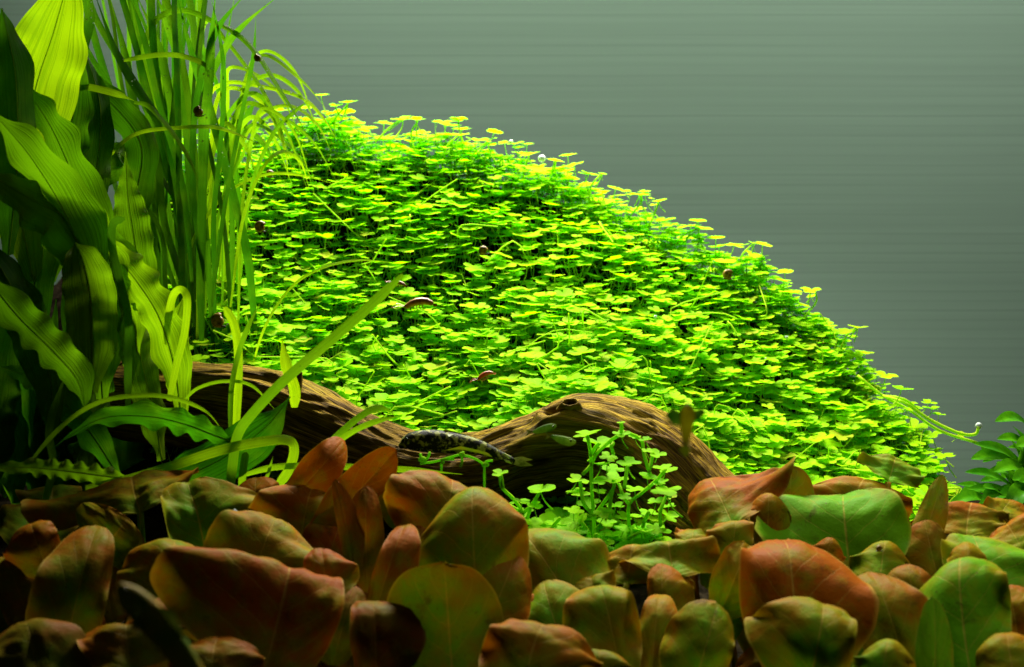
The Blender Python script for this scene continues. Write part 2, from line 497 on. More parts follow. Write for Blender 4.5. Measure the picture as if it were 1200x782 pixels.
# ------------------------------------------------------------------ clover leaves
def clover_variant(k, petiole_len):
    """one rounded, three-lobed leaf of unit radius, its blade at z=0, with its stalk hanging down"""
    r = random.Random(100 + k)
    g = Geo()
    N = 30
    lobes = 3 if k % 3 else 4
    ph = 0.0
    vs = [(0, 0, -0.06)]; c = [(0, 0.0, 0, 1)]; uv = [(0, 0)]
    tip = [r.uniform(0.88, 1.06) for _ in range(lobes)]
    bend = r.uniform(-0.10, 0.14); wav = r.uniform(0, 6.28)
    for ring, rr in ((1, 0.5), (2, 1.0)):
        for i in range(N):
            a = 2 * math.pi * i / N + ph
            q = a / (2 * math.pi) * lobes
            li = int(q) % lobes; fq = q - int(q)
            prof = 0.34 + 0.66 * (math.sin(math.pi * fq) ** 0.46)
            cren = 1 + 0.05 * math.cos(2 * math.pi * fq * 3)
            rad = prof * cren * tip[li]
            if ring == 1: rad = 0.5 * (0.35 + 0.65 * rad)
            z = bend * rr * rr + 0.05 * math.sin(a * 2 + wav) * rr - (0.05 if fq < 0.08 or fq > 0.92 else 0) * rr
            z += 0.03 * math.sin(a * 5 + wav) * (ring == 2)
            vs.append((rad * math.cos(a), rad * math.sin(a), z)); c.append((0, rr, 0, 1)); uv.append((i / N, rr))
    fs = [(0, 1 + i, 1 + (i + 1) % N) for i in range(N)]
    fs += [(1 + i, 1 + N + i, 1 + N + (i + 1) % N, 1 + (i + 1) % N) for i in range(N)]
    g.add(vs, fs, uv, c)
    an = r.uniform(0, 6.28); d = Vector((math.cos(an), math.sin(an), 0))
    L = petiole_len
    pts = catmull([(0, 0, -0.05), d * 0.12 * L * 0.4 + Vector((0, 0, -0.35 * L)), d * 0.45 * L * 0.5 + Vector((0, 0, -0.7 * L)), d * 0.85 * L * 0.6 + Vector((0, 0, -1.0 * L))], 5)
    g.tube(pts, [0.055, 0.05, 0.05, 0.055, 0.06, 0.065], 3, c=(0.0, 0.5, 1, 1), cap=False)
    return g
VAR = [clover_variant(k, L) for k, L in enumerate((1.6, 2.4, 3.2, 2.0, 2.8, 1.3, 3.8, 2.2))]
VMESH = [v.mesh('leaf', M_CLOVER) for v in VAR]
VMESH_F = [v.mesh('leaf', M_CLOVER_F) for v in VAR]
def tri_arrays(g):
    t = []
    for f in g.f:
        t.append((f[0], f[1], f[2]))
        if len(f) == 4: t.append((f[0], f[2], f[3]))
    return np.array(g.v, dtype=np.float64), np.array(t, dtype=np.int64), np.array(g.c, dtype=np.float32), np.array(g.uv, dtype=np.float32)
VARR = [tri_arrays(v) for v in VAR]

def leaf_matrix(p, r, tilt_to_cam, tilt_rand):
    n = Vector((rng.gauss(0, tilt_rand), -tilt_to_cam + rng.gauss(0, tilt_rand), 1)).normalized()
    a = n.orthogonal().normalized()
    b = n.cross(a)
    an = rng.uniform(0, 6.283)
    x = a * math.cos(an) + b * math.sin(an); y = n.cross(x)
    M = Matrix(((x.x * r, y.x * r, n.x * r, p.x), (x.y * r, y.y * r, n.y * r, p.y), (x.z * r, y.z * r, n.z * r, p.z), (0, 0, 0, 1)))
    return M

mound_root = thing('clover_mound', 'tall bright yellow green mound of clover-leaved plants behind the driftwood', 'plant', P(640, 470, 0.85) - Vector((0, 0, 0.05)))
leaves = []
NL = 11000
while len(leaves) < NL:
    px = rng.uniform(175, 1122)
    vr, vb = VRf(px), lerp_tab(VB, px)
    if rng.uniform(0, 340) > (vb - vr) + 30: continue
    if px < 290 and rng.random() < 0.45: continue
    u = rng.uniform(-0.16, 1.10) if rng.random() < 0.78 else rng.uniform(0.72, 1.25)
    q = rng.random()
    d = abs(rng.gauss(0, 0.006)) - 0.004 if q < 0.36 else rng.uniform(0.004, 0.044)
    if u > 0.85 and q < 0.05: d = -rng.uniform(0.004, 0.02)
    clump = noise.noise(Vector((px * 0.012, u * 5, 1.0)))
    p = mound(px, u)
    p.z += 0.010 * clump - d
    r = rng.triangular(0.0034, 0.0102, 0.0074) * 1.0
    if rng.random() < 0.12: r *= 0.6
    leaves.append((p, r, d, u, rng.randrange(8)))
# the ones that show largest become single parts, the others one mass
order = sorted(range(NL), key=lambda i: -(leaves[i][1] / leaves[i][0].y ** 1.5) if leaves[i][2] < 0.004 and -0.1 < leaves[i][3] < 1.0 else 0)
single = set(order[:300])
Vs, Ts, Cs, Us = [], [], [], []; off = 0
for i, (p, r, d, u, k) in enumerate(leaves):
    M = leaf_matrix(p, r, 0.08 - 0.05 * min(1, max(0, u)), 0.13)
    if i in single:
        o = link('leaf', VMESH[k], mound_root); o.matrix_world = M
        o.parent = mound_root; o.matrix_parent_inverse = Matrix.Translation(-mound_root.location); o.matrix_basis = M
    else:
        v, t, c, uv = VARR[k]
        A = np.array(M)
        Vs.append(v @ A[:3, :3].T + A[:3, 3]); Ts.append(t + off); off += len(v)
        c = c.copy(); c[:, 0] = rng.random(); Cs.append(c); Us.append(uv)
def mass(name, Vs, Ts, Cs, Us, mat, parent):
    V = np.concatenate(Vs); T = np.concatenate(Ts); C = np.concatenate(Cs); U = np.concatenate(Us)
    me = bpy.data.meshes.new(name)
    me.vertices.add(len(V)); me.vertices.foreach_set("co", V.astype(np.float32).ravel())
    me.loops.add(len(T) * 3); me.loops.foreach_set("vertex_index", T.astype(np.int32).ravel())
    me.polygons.add(len(T)); me.polygons.foreach_set("loop_start", np.arange(0, len(T) * 3, 3, dtype=np.int32))
    me.polygons.foreach_set("use_smooth", np.ones(len(T), dtype=bool))
    me.update(calc_edges=True)
    ca = me.color_attributes.new("tone", 'FLOAT_COLOR', 'POINT'); ca.data.foreach_set("color", C.ravel())
    ul = me.uv_layers.new(name="UVMap"); ul.data.foreach_set("uv", U[T.ravel()].ravel())
    me.materials.append(mat)
    o = link(name, me, parent); o["kind"] = "stuff"
    return o
mass('leaf_mass', Vs, Ts, Cs, Us, M_CLOVER, mound_root)
g = Geo()
for _ in range(360):
    px = rng.uniform(180, 1115); u = rng.uniform(-0.05, 1.05)
    if rng.uniform(0, 340) > (lerp_tab(VB, px) - VRf(px)) + 30: continue
    if u > .82: continue
    p = mound(px, u); p.z -= rng.uniform(-0.004, 0.03)
    L = rng.uniform(0.02, 0.06); an = rng.uniform(0, 6.28)
    e = p + Vector((math.cos(an) * L, math.sin(an) * L * 0.5, rng.uniform(-0.6, 0.8) * L))
    m1 = p.lerp(e, 0.4) + Vector((rng.gauss(0, 0.010), rng.gauss(0, 0.008), rng.gauss(0.004, 0.010)))
    g.tube(catmull([p, m1, e], 6), rng.uniform(0.0003, 0.0006), 4, c=(rng.random(), 0.5, 1, 1), cap=False)
o = g.build('stem_mass', M_CLOVER, mound_root); o['kind'] = 'stuff'

def leaf_at(parent, p, r, mesh, tc=0.25, tr=0.14):
    o = link('leaf', mesh, parent)
    o.matrix_basis = leaf_matrix(p, r, tc, tr)
    return o

def stem(parent, pts, r, name='stem', mat=None, n=10):
    g = Geo(); g.tube(catmull(pts, n), r, 5, c=(rng.random(), 0.5, 1, 1))
    return g.build(name, mat or M_CLOVER_F, parent)

# sprigs that stand above the crest of the mound
g = None
for (bx, by, tx, ty, Y, lv) in [(392, 150, 408, 122, .96, ((408, 120, 20), (393, 124, 16))), (440, 155, 470, 140, .96, ((472, 140, 26),)), (486, 165, 490, 142, .96, ((488, 140, 22),)),
                                (520, 180, 538, 158, .96, ((540, 158, 24),)), (545, 185, 572, 166, .96, ((572, 166, 8),)), (612, 200, 620, 182, .96, ((620, 181, 24),)), (640, 205, 652, 188, .96, ((650, 188, 22),)),
                                (690, 225, 705, 204, .95, ((706, 204, 10),)), (735, 245, 752, 228, .95, ((750, 228, 26),)), (760, 255, 772, 236, .95, ((772, 236, 18),)), (790, 280, 818, 268, .94, ((820, 268, 28),)),
                                (872, 312, 882, 286, .92, ((884, 285, 14), (872, 304, 20), (892, 305, 22))), (940, 362, 955, 341, .9, ((950, 341, 24),)), (985, 398, 1003, 384, .88, ((1005, 384, 24),))]:
    b0 = P(bx, by + 12, Y); t0 = P(tx, ty, Y)
    stem(mound_root, [b0, b0.lerp(t0, 0.5) + Vector((rng.gauss(0, .002), 0, .002)), t0], 0.0007, mat=M_CLOVER, n=6)
    for (lx, ly, lw) in lv:
        p = P(lx, ly, Y)
        leaf_at(mound_root, p, px2m(lw, Y) * 0.55, VMESH[rng.choice((0, 5))], 0.0, 0.10)
        stem(mound_root, [b0.lerp(t0, 0.5), p - Vector((0, 0, 0.0006))], 0.0005, mat=M_CLOVER, n=3)

# runners trailing off the right end of the mound
run = thing('trailing_runner', 'pair of thin yellow clover stems trailing off the right end of the mound', 'stem', P(1015, 450, 0.83))
stem(run, [P(1005, 440, .84), P(1035, 464, .83), P(1065, 480, .82), P(1100, 504, .81), P(1145, 519, .80)], 0.0011, 'stem', M_CLOVER, 16)
stem(run, [P(1035, 464, .83), P(1060, 472, .81), P(1090, 492, .80), P(1125, 508, .79), P(1143, 509, .79), P(1147, 500, .79)], 0.0011, 'stem', M_CLOVER, 16)
stem(run, [P(1035, 464, .83), P(1060, 468, .82), P(1078, 482, .82)], 0.001, 'stem', M_CLOVER, 6)
for (lx, ly, lw) in ((1092, 479, 20), (1100, 486, 16), (1088, 472, 18), (1056, 456, 26), (1128, 510, 14), (1066, 480, 14), (1038, 441, 26), (1120, 512, 10)):
    leaf_at(run, P(lx, ly, .81), px2m(lw, .81) * 0.55, VMESH[5], 0.05, 0.12)

# ------------------------------------------------------------------ driftwood
wood_path = [(84, 466, .74, 30), (130, 464, .735, 42), (230, 474, .73, 46), (320, 490, .725, 50), (410, 524, .715, 46), (490, 548, .71, 44), (560, 552, .705, 50),
             (625, 538, .70, 60), (685, 530, .695, 74), (745, 556, .69, 78), (805, 598, .68, 66), (860, 630, .665, 48), (910, 655, .65, 30)]
NS, NA = 480, 190
cpts = catmull([P(a, b, c) for a, b, c, d in wood_path], NS)
rads = catmull([Vector((px2m(d, c), 0, 0)) for a, b, c, d in wood_path], NS)
pxs = catmull([Vector((a, 0, 0)) for a, b, c, d in wood_path], NS)
g = Geo(); vs = []; uvs = []; cs = []
arc = 0
for i in range(NS + 1):
    p = cpts[i]
    t = (cpts[min(i + 1, NS)] - cpts[max(i - 1, 0)]).normalized()
    side = t.cross(Vector((0, 0, 1))).normalized()      # towards the viewer (-Y) for a log going +X
    if side.y > 0: side = -side
    up = side.cross(t).normalized()
    if up.z < 0: up = -up
    if i: arc += (cpts[i] - cpts[i - 1]).length
    R = rads[i].x; X = pxs[i].x
    for k in range(NA):
        a = 2 * math.pi * k / NA                        # 0 = towards viewer, 90 deg = up
        ca, sa = math.cos(a), math.sin(a)
        r = R * (1 + 0.10 * math.cos(2 * a + X * 0.01) + 0.05 * math.cos(3 * a - X * 0.013))
        deg = (math.degrees(a) + 180) % 360 - 180
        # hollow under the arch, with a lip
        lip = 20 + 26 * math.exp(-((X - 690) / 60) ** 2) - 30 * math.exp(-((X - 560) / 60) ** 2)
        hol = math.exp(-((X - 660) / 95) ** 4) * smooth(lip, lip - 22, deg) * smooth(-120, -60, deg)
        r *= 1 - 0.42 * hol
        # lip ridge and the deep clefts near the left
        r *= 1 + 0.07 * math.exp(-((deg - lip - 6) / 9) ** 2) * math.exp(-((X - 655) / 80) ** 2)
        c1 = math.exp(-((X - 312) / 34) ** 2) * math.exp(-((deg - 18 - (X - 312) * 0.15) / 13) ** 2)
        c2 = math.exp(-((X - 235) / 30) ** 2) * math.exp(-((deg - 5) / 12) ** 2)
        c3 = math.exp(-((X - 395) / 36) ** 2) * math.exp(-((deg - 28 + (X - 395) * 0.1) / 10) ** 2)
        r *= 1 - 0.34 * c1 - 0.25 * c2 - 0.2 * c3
        # knot
        dk = math.hypot((X - 664) / 10.0, (deg - 54) / 8.0)
        r *= 1 + 0.12 * math.exp(-((dk - 1.2) / 0.6) ** 2) - 0.16 * math.exp(-(dk / 0.6) ** 2)
        q = Vector((arc * 16, math.cos(a) * 2.6, math.sin(a) * 2.6 + arc * 5 * math.sin(arc * 9)))
        r *= 1 + 0.105 * fbm(q, 4)
        q2 = Vector((arc * 26 + 7, a * 9 + 3 * noise.noise(Vector((arc * 20, a, 2))), 5))
        gr = fbm(q2, 3)
        ck = abs(noise.noise(Vector((arc * 11 + 3, a * 3.2 + 1.2 * noise.noise(Vector((arc * 14, a * 2, 8))), 9))))
        crack = math.exp(-(ck / .035) ** 2) * smooth(-.1, .35, noise.noise(Vector((arc * 9, a * 1.5, 20))))
        r -= R * 0.07 * crack
        r += R * 0.046 * (gr if k not in (0,) else gr) * smooth(-170, -130, deg) * smooth(175, 140, deg)
        vs.append(p + (side * ca + up * sa) * r); uvs.append((abs(deg) / 180.0 + (0.31 if deg < 0 else 0), arc * 3.2))
        cs.append((0, 0, min(1, 0.85 * math.exp(-(dk / 0.55) ** 2) + 0.5 * c1 + 0.4 * c2 + 0.4 * c3 + 0.35 * hol + .7 * crack), 1))  # tone also paints shade into the hollow and the clefts
fs = [(i * NA + k, i * NA + (k + 1) % NA, (i + 1) * NA + (k + 1) % NA, (i + 1) * NA + k) for i in range(NS) for k in range(NA)]
fs += [tuple(reversed(range(NA))), tuple(range(NS * NA, (NS + 1) * NA))]
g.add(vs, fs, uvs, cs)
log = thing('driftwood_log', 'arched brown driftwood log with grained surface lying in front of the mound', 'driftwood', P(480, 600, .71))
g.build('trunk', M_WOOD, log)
def project(p):
    d = p - CAM; fw = d.y * CP - d.z * SP
    return 600 + FPX * d.x / fw, 391 - FPX * (d.y * SP + d.z * CP) / fw
def on_log(u, v):
    best = None
    for q in vs:
        a, b = project(q)
        if abs(a - u) < 4 and abs(b - v) < 4 and (best is None or q.y < best.y): best = q
    return best
k0 = on_log(664, 472)
kn = ((CAM - k0).normalized() * .75 + Vector((0, 0, .65))).normalized()
ka = kn.cross(Vector((0, 0, 1))).normalized(); kb = kn.cross(ka)
kg = Geo(); kv = []; kc = []; ku = []
for i in range(13):
    f = i / 12
    hgt = .0022 * math.exp(-((f - .55) / .20) ** 2) - .0012 * math.exp(-(f / .28) ** 2) - .0035 * smooth(.7, 1, f)
    for k in range(26):
        an = 6.28318 * k / 26
        rr = px2m(12, .64) * f * (1 + .14 * math.sin(an * 2 + 1) + .08 * math.sin(an * 5))
        kv.append(k0 + ka * math.cos(an) * rr * 1.25 + kb * math.sin(an) * rr * .85 + kn * (hgt + .0006))
        kc.append((0, 0, .95 * math.exp(-(f / .34) ** 2) + .35 * math.exp(-((f - .85) / .08) ** 2), 1)); ku.append((.3 + f * .10, k / 26 * .4))
kg.add(kv, [(i * 26 + k, i * 26 + (k + 1) % 26, (i + 1) * 26 + (k + 1) % 26, (i + 1) * 26 + k) for i in range(12) for k in range(26)], ku, kc)
kg.build('knot', M_WOOD, log)
g = Geo()
for (a, b, r0) in (([P(345, 462, .70), P(350, 445, .70), P(353, 436, .70)], None, (0.004, 0.0028, 0.0008)),):
    gg = Geo(); gg.tube(catmull(a, 8), [r0[0] + (r0[2] - r0[0]) * i / 8 for i in range(9)], 8); gg.build('twig_stub', M_WOOD, log)

# ------------------------------------------------------------------ strap leaves
def ribbon(name, parent, pts, w, roll=0.0, twist=0.0, fold=0.25, ruffle=(0.0, 8), prof='grass', n=None, across=2, color=(0.2, 0, 0.5), mat=None, sag=0.0):
    """a leaf ribbon along (px, py, depth) points; width w in photo pixels at that depth"""
    P3 = [P(*q) for q in pts]
    n = n or max(14, 6 * len(pts))
    C = catmull(P3, n)
    Ym = sum(q[2] for q in pts) / len(pts)
    W = px2m(w, Ym)
    vs = []; fs = []; uv = []
    prev = None; ph = rng.uniform(0, 6.28)
    for i, p in enumerate(C):
        s = i / n
        t = (C[min(i + 1, n)] - C[max(i - 1, 0)]).normalized()
        V = (p - CAM).normalized()
        S = t.cross(V)
        S = S.normalized() if S.length > 0.08 else (prev or RIGHT)
        if prev is not None:
            if S.dot(prev) < 0: S = -S
            S = (S * 0.5 + prev * 0.5).normalized()
            S = (S - t * S.dot(t)).normalized()
        prev = S
        N = S.cross(t).normalized()
        an = math.radians(roll + twist * s)
        S2 = S * math.cos(an) + N * math.sin(an); N2 = N * math.cos(an) - S * math.sin(an)
        if prof == 'grass': h = min(1, 0.55 + s * 3) * (1 - smooth(0.72, 1.0, s) * 0.93)
        elif prof == 'strap': h = min(1, 0.7 + s * 3) * (1 - smooth(0.93, 1.0, s) * 0.6)
        elif prof == 'leaf': h = (0.10 + 0.90 * smooth(0.0, 0.35, s)) * (1 - smooth(0.62, 1.0, s) * 0.97)
        elif prof == 'wide': h = (0.25 + 0.75 * smooth(0.0, 0.25, s)) * math.sqrt(max(0.004, 1 - smooth(0.6, 1.0, s)))
        else: h = 1
        for j in range(across + 1):
            k = -1 + 2 * j / across
            x = k * h * W / 2
            z = abs(k) * fold * h * W / 2
            if ruffle[0]:
                z += ruffle[0] * W * h * k * abs(k) * math.sin(s * ruffle[1] * 6.283 + ph + k * 0.8 + 1.5 * math.sin(s * 9 + ph))
                x *= 1 + 0.35 * ruffle[0] * math.sin(s * ruffle[1] * 6.283 * 1.3 + 2 * k)
            vs.append(p + S2 * x + N2 * z); uv.append((j / across, s))
    m = across + 1
    fs = [(i * m + j, i * m + j + 1, (i + 1) * m + j + 1, (i + 1) * m + j) for i in range(n) for j in range(across)]
    g = Geo(); g.add(vs, fs, uv)
    o = g.build(name, mat or M_BLADE, parent)
    o.color = (*color, 1)
    return o

eel = thing('eelgrass_clump', 'tall clump of narrow dark green grass blades at the upper left', 'aquatic grass', P(235, 415, .80))
# blades one can follow in the photograph
BL = [  # points, width, colour(yellow, dark, stripe), roll
    ([(250, 410, .80), (243, 300, .80), (236, 200, .79), (241, 110, .78), (262, 60, .77), (285, 30, .76), (330, -8, .75)], 8, (.12, 0, .4), 10),
    ([(215, 300, .80), (190, 160, .80), (168, 70, .79), (182, 24, .78), (215, 12, .775), (250, 25, .77), (278, 40, .76), (302, 64, .76), (325, 100, .76), (347, 135, .77), (364, 166, .78)], 7, (.22, 0, .4), 25),
    ([(225, 300, .81), (226, 120, .81), (240, 27, .80), (264, 47, .79), (290, 80, .79), (311, 112, .79), (330, 155, .80), (337, 200, .81)], 5, (.30, 0, .4), 20),
    ([(240, 260, .82), (242, 130, .82), (262, 98, .81), (310, 102, .80), (355, 115, .80), (380, 140, .81), (394, 163, .82)], 5, (.75, 0, .3), 20),
    ([(245, 280, .80), (250, 140, .80), (266, 104, .80), (300, 114, .80), (321, 140, .80), (334, 175, .80), (338, 208, .81)], 5, (.85, 0, .3), 10),
    ([(262, 250, .84), (275, 168, .84), (286, 144, .83), (303, 110, .83)], 8, (.06, 0, .4), 0),
    ([(300, 400, .79), (290, 300, .79), (270, 218, .79), (255, 160, .78), (240, 110, .78), (224, 60, .77), (206, -10, .77)], 10, (.03, 0, .4), 0),
    ([(236, 400, .77), (235, 300, .77), (239, 160, .76), (244, 100, .75), (247, 50, .75), (253, -10, .74)], 11, (.08, 0, .5), 15),
    ([(252, 380, .78), (250, 260, .77), (257, 180, .76), (262, 100, .76), (258, 50, .75), (246, -10, .74)], 7, (.03, 0, .4), 30),
    ([(216, 400, .80), (212, 300, .80), (204, 200, .79), (190, 150, .78), (165, 110, .77), (136, 60, .76), (110, -10, .75)], 11, (.04, 0, .5), 0),
    ([(186, 400, .80), (184, 320, .80), (176, 200, .79), (156, 120, .78), (145, 60, .78), (127, -10, .77)], 10, (.10, 0, .5), 0),
    ([(212, 390, .81), (209, 300, .81), (205, 160, .80), (196, 100, .79), (184, 50, .79), (158, -10, .78)], 10, (.15, 0, .5), 10),
    ([(228, 390, .81), (226, 280, .81), (219, 150, .80), (212, 80, .80), (196, 30, .79), (182, -10, .78)], 10, (.10, 0, .5), 0),
    ([(100, 150, .78), (96, 70, .77), (104, 30, .77), (108, -10, .76)], 12, (.02, .1, .4), 0),
    ([(60, 92, .74), (75, 97, .73), (110, 103, .72), (137, 110, .72), (157, 118, .71)], 8, (.62, 0, .3), 20),
    ([(157, 120, .72), (172, 123, .72), (186, 136, .72), (206, 160, .73), (224, 190, .75), (232, 215, .77)], 6, (.25, 0, .3), 20),
    ([(145, 71, .75), (165, 67, .74), (190, 64, .74), (215, 66, .74), (240, 76, .75), (256, 95, .76)], 6, (.45, .1, .3), 25),
    ([(105, 235, .76), (120, 195, .75), (140, 170, .74), (165, 155, .74), (205, 150, .74), (250, 149, .75), (280, 158, .76), (305, 170, .78)], 4.5, (.62, 0, .3), 20),
    ([(180, 330, .82), (160, 220, .82), (140, 130, .82), (100, 60, .81), (85, 10, .80)], 11, (.05, 0, .5), 0),
    ([(268, 390, .80), (272, 300, .80), (270, 210, .80), (262, 130, .80), (262, 70, .79), (276, -10, .78)], 6, (.10, 0, .4), 0),
    ([(262, 330, .80), (268, 190, .80), (284, 112, .80), (316, 88, .80), (350, 108, .80), (374, 152, .82)], 5, (.35, 0, .3), 20),
    ([(256, 330, .82), (270, 210, .82), (300, 140, .82), (340, 124, .82), (372, 146, .83), (388, 178, .85)], 4.5, (.55, 0, .3), 15),
    ([(280, 340, .80), (292, 230, .80), (318, 160, .79), (346, 130, .79), (362, 118, .79)], 5, (.2, 0, .3), 15),
    ([(270, 360, .78), (284, 260, .78), (306, 200, .78), (330, 178, .79), (352, 190, .80), (362, 220, .81)], 4, (.6, 0, .3), 15),
    ([(240, 330, .77), (226, 220, .77), (230, 120, .76), (252, 40, .75), (290, -10, .74)], 7, (.03, 0, .4), 10),
    ([(225, 330, .77), (214, 220, .77), (186, 120, .76), (170, 50, .75), (150, -10, .74)], 7, (.02, 0, .4), 10),
    ([(248, 360, .77), (262, 250, .77), (280, 150, .77), (296, 70, .77), (300, 20, .77)], 5, (.06, 0, .4), 10),
    ([(295, 430, .76), (312, 380, .76), (340, 338, .77), (375, 315, .78), (420, 305, .80), (470, 309, .82)], 3, (.80, 0, .2), 0),
    ([(210, 330, .78), (232, 270, .79), (268, 225, .80), (310, 205, .81), (350, 205, .82), (390, 215, .83)], 3.5, (.7, 0, .2), 0),
]
for pts, w, c, roll in BL:
    ribbon('blade', eel, pts, w, roll=roll, twist=rng.uniform(-25, 25), fold=0.25, color=(c[0], c[1] + (.42 if c[0] < .2 else .1), c[2]), n=36, prof='grass')
for i in range(38):
    bx = rng.triangular(165, 295, 215); Y0 = rng.uniform(.78, .92)
    lean = rng.uniform(-120, 25) if i % 5 else rng.uniform(-30, 60)
    tx = bx + lean
    top = rng.uniform(-160, -60) if rng.random() < .85 else rng.uniform(80, 200)
    pts = [(bx, 425, Y0)]
    for k in (0.3, 0.6, 0.85, 1.0):
        pts.append((bx + (tx - bx) * k ** 1.6 + rng.gauss(0, 9), 425 + (top - 425) * k, Y0 - 0.04 * k + rng.gauss(0, .006)))
    ribbon('blade', eel, pts, rng.uniform(4, 8.5), roll=rng.uniform(-40, 40), twist=rng.uniform(-60, 60), fold=0.2, color=(max(0, rng.gauss(.10, .10)), rng.uniform(.3, .65), .5), n=26)

for i in range(12):
    bx = rng.uniform(215, 280); ax = rng.uniform(262, 320); ay = rng.uniform(60, 150); ex = ax + rng.uniform(40, 90); Y0 = rng.uniform(.79, .84)
    ribbon('blade', eel, [(bx, 400, Y0), (bx + 4, 260, Y0), (bx + (ax - bx) * .5, ay + 45, Y0), (ax, ay, Y0 - .01), (ax + (ex - ax) * .6, ay + 28, Y0), (ex, ay + rng.uniform(60, 110), Y0 + .01)], rng.uniform(3.5, 6), roll=rng.uniform(0, 30), fold=.2, color=(rng.uniform(.05, .6), .2, .3), n=36)

# ------------------------------------------------------------------ broad crinkled plant at the left
crk = thing('crinkled_plant', 'plant with broad wavy-edged green leaves filling the left edge', 'plant', P(110, 540, .66))
def broad(pts, w, c, roll=0, fold=.25, ruf=(.10, 5), prof='wide', parent=None, twist=0, rib=True):
    parent = parent or crk
    c = (c[0], c[1] * .6, c[2] * .75)
    o = ribbon('leaf', parent, pts, w * .9, roll=roll, twist=twist, fold=fold, ruffle=(ruf[0] * 1.9, ruf[1]), prof=prof, n=70, across=12, color=c)
    if rib:
        g = Geo(); C = catmull([P(*q) for q in pts], 24)
        Ym = pts[0][2]
        g.tube([p - (p - CAM).normalized() * 0.0002 for p in C], [px2m(3.4, Ym) * (1 - 0.75 * i / 24) * .32 for i in range(25)], 5)
        m = g.build('midrib', M_BLADE, o); m.matrix_parent_inverse = Matrix.Identity(4)
        m.color = (min(1, c[0] + .30), c[1] * .5, 0, 1)
    return o
broad([(40, 330, .70), (20, 220, .69), (40, 110, .67), (62, 40, .66), (85, -40, .65)], 96, (.72, 0, .75), 10, .18, (.05, 4))
broad([(10, 300, .66), (20, 190, .64), (18, 90, .63), (2, 10, .62)], 66, (.08, .25, .5), -30, .35, (.05, 4))
broad([(120, 470, .66), (112, 370, .645), (85, 270, .63), (40, 190, .615), (-10, 130, .60)], 74, (.26, 0, .5), 28, .35, (.10, 4))
broad([(90, 420, .66), (110, 330, .64), (80, 260, .63), (40, 235, .62), (-20, 200, .60)], 70, (.32, 0, .5), -20, .4, (.10, 5))
broad([(150, 430, .68), (140, 330, .665), (100, 240, .66), (60, 150, .66), (20, 90, .66)], 54, (.22, 0, .5), 30, .3, (.10, 6))
broad([(182, 480, .67), (172, 400, .67), (160, 300, .67), (150, 230, .675), (147, 178, .68)], 46, (.30, 0, .45), 5, .15, (.06, 9), 'leaf')
broad([(212, 490, .645), (204, 430, .645), (186, 372, .64), (160, 330, .64), (136, 300, .645), (118, 270, .65)], 50, (.55, .05, .8), 15, .35, (.10, 6))
broad([(150, 470, .655), (152, 400, .65), (140, 340, .645), (122, 290, .64), (92, 236, .635), (46, 196, .63)], 40, (.45, .05, .6), 48, .4, (.10, 6))
broad([(108, 460, .63), (108, 400, .63), (106, 350, .625), (98, 310, .62), (88, 285, .625)], 64, (.42, .18, .8), 0, -.45, (.04, 5))
broad([(-20, 320, .58), (20, 370, .58), (60, 410, .585), (90, 445, .59), (100, 480, .60)], 50, (.22, .12, .5), -25, .35, (.09, 5))
broad([(-20, 280, .60), (10, 330, .60), (40, 390, .605), (60, 450, .61), (62, 520, .62)], 58, (.06, .3, .4), 20, .3, (.08, 4))
broad([(190, 540, .65), (180, 480, .65), (165, 420, .65), (158, 360, .65), (150, 300, .655)], 46, (.35, .05, .6), -30, .3, (.06, 6))
broad([(215, 500, .66), (208, 450, .66), (204, 410, .66), (206, 380, .665), (214, 350, .67)], 34, (.55, .1, .8), 30, .3, (.06, 6))
broad([(60, 330, .74), (75, 260, .75), (100, 210, .75), (135, 180, .75), (150, 190, .76)], 60, (.18, .05, .5), 40, .2, (.08, 5))
broad([(100, 470, .72), (90, 360, .72), (110, 220, .73), (118, 130, .74), (100, 60, .75)], 40, (.1, .1, .5), -20, .2, (.08, 6))
broad([(50, 450, .70), (40, 330, .70), (70, 200, .71), (88, 120, .72), (90, 40, .73)], 50, (.1, .15, .5), 25, .2, (.08, 6))
broad([(140, 560, .64), (100, 500, .63), (50, 450, .62), (0, 430, .61)], 40, (.05, .4, .4), 20, .2, (.08, 6))
broad([(150, 330, .735), (155, 250, .74), (165, 170, .745), (120, 110, .75), (85, 78, .755)], 40, (.12, .05, .5), 10, .2, (.08, 6))
for pts, w in (([(-12, 580, .70), (-8, 500, .70), (0, 430, .70), (18, 360, .70)], 56), ([(20, 590, .71), (10, 520, .71), (-4, 450, .71), (-14, 380, .71)], 50), ([(40, 590, .72), (42, 520, .72), (30, 450, .72), (4, 390, .72)], 50), ([(-20, 470, .73), (0, 410, .73), (24, 360, .73), (44, 320, .73)], 54)):
    broad(pts, w, (.05, .45, .5), 10, .2, (.08, 5), rib=False)
for k in range(12):
    bx = rng.uniform(10, 150); Y0 = rng.uniform(.68, .78); d = rng.uniform(-90, 40)
    broad([(bx, 600, Y0), (bx + d * .2, 530, Y0), (bx + d * .5, 460, Y0 - .01), (bx + d, rng.uniform(330, 420), Y0 - .03)], rng.uniform(30, 52), (rng.uniform(.0, .2), rng.uniform(.1, .4), .5), rng.uniform(-45, 45), .25, (.10, 6), rib=False)
# bare stalk in front of the broad leaves
ribbon('stalk', crk, [(150, 480, .635), (150, 420, .635), (150, 370, .635), (138, 320, .635), (131, 285, .635), (133, 262, .635), (146, 256, .635)], 9, fold=.1, color=(.10, .55, .2), prof='strap')

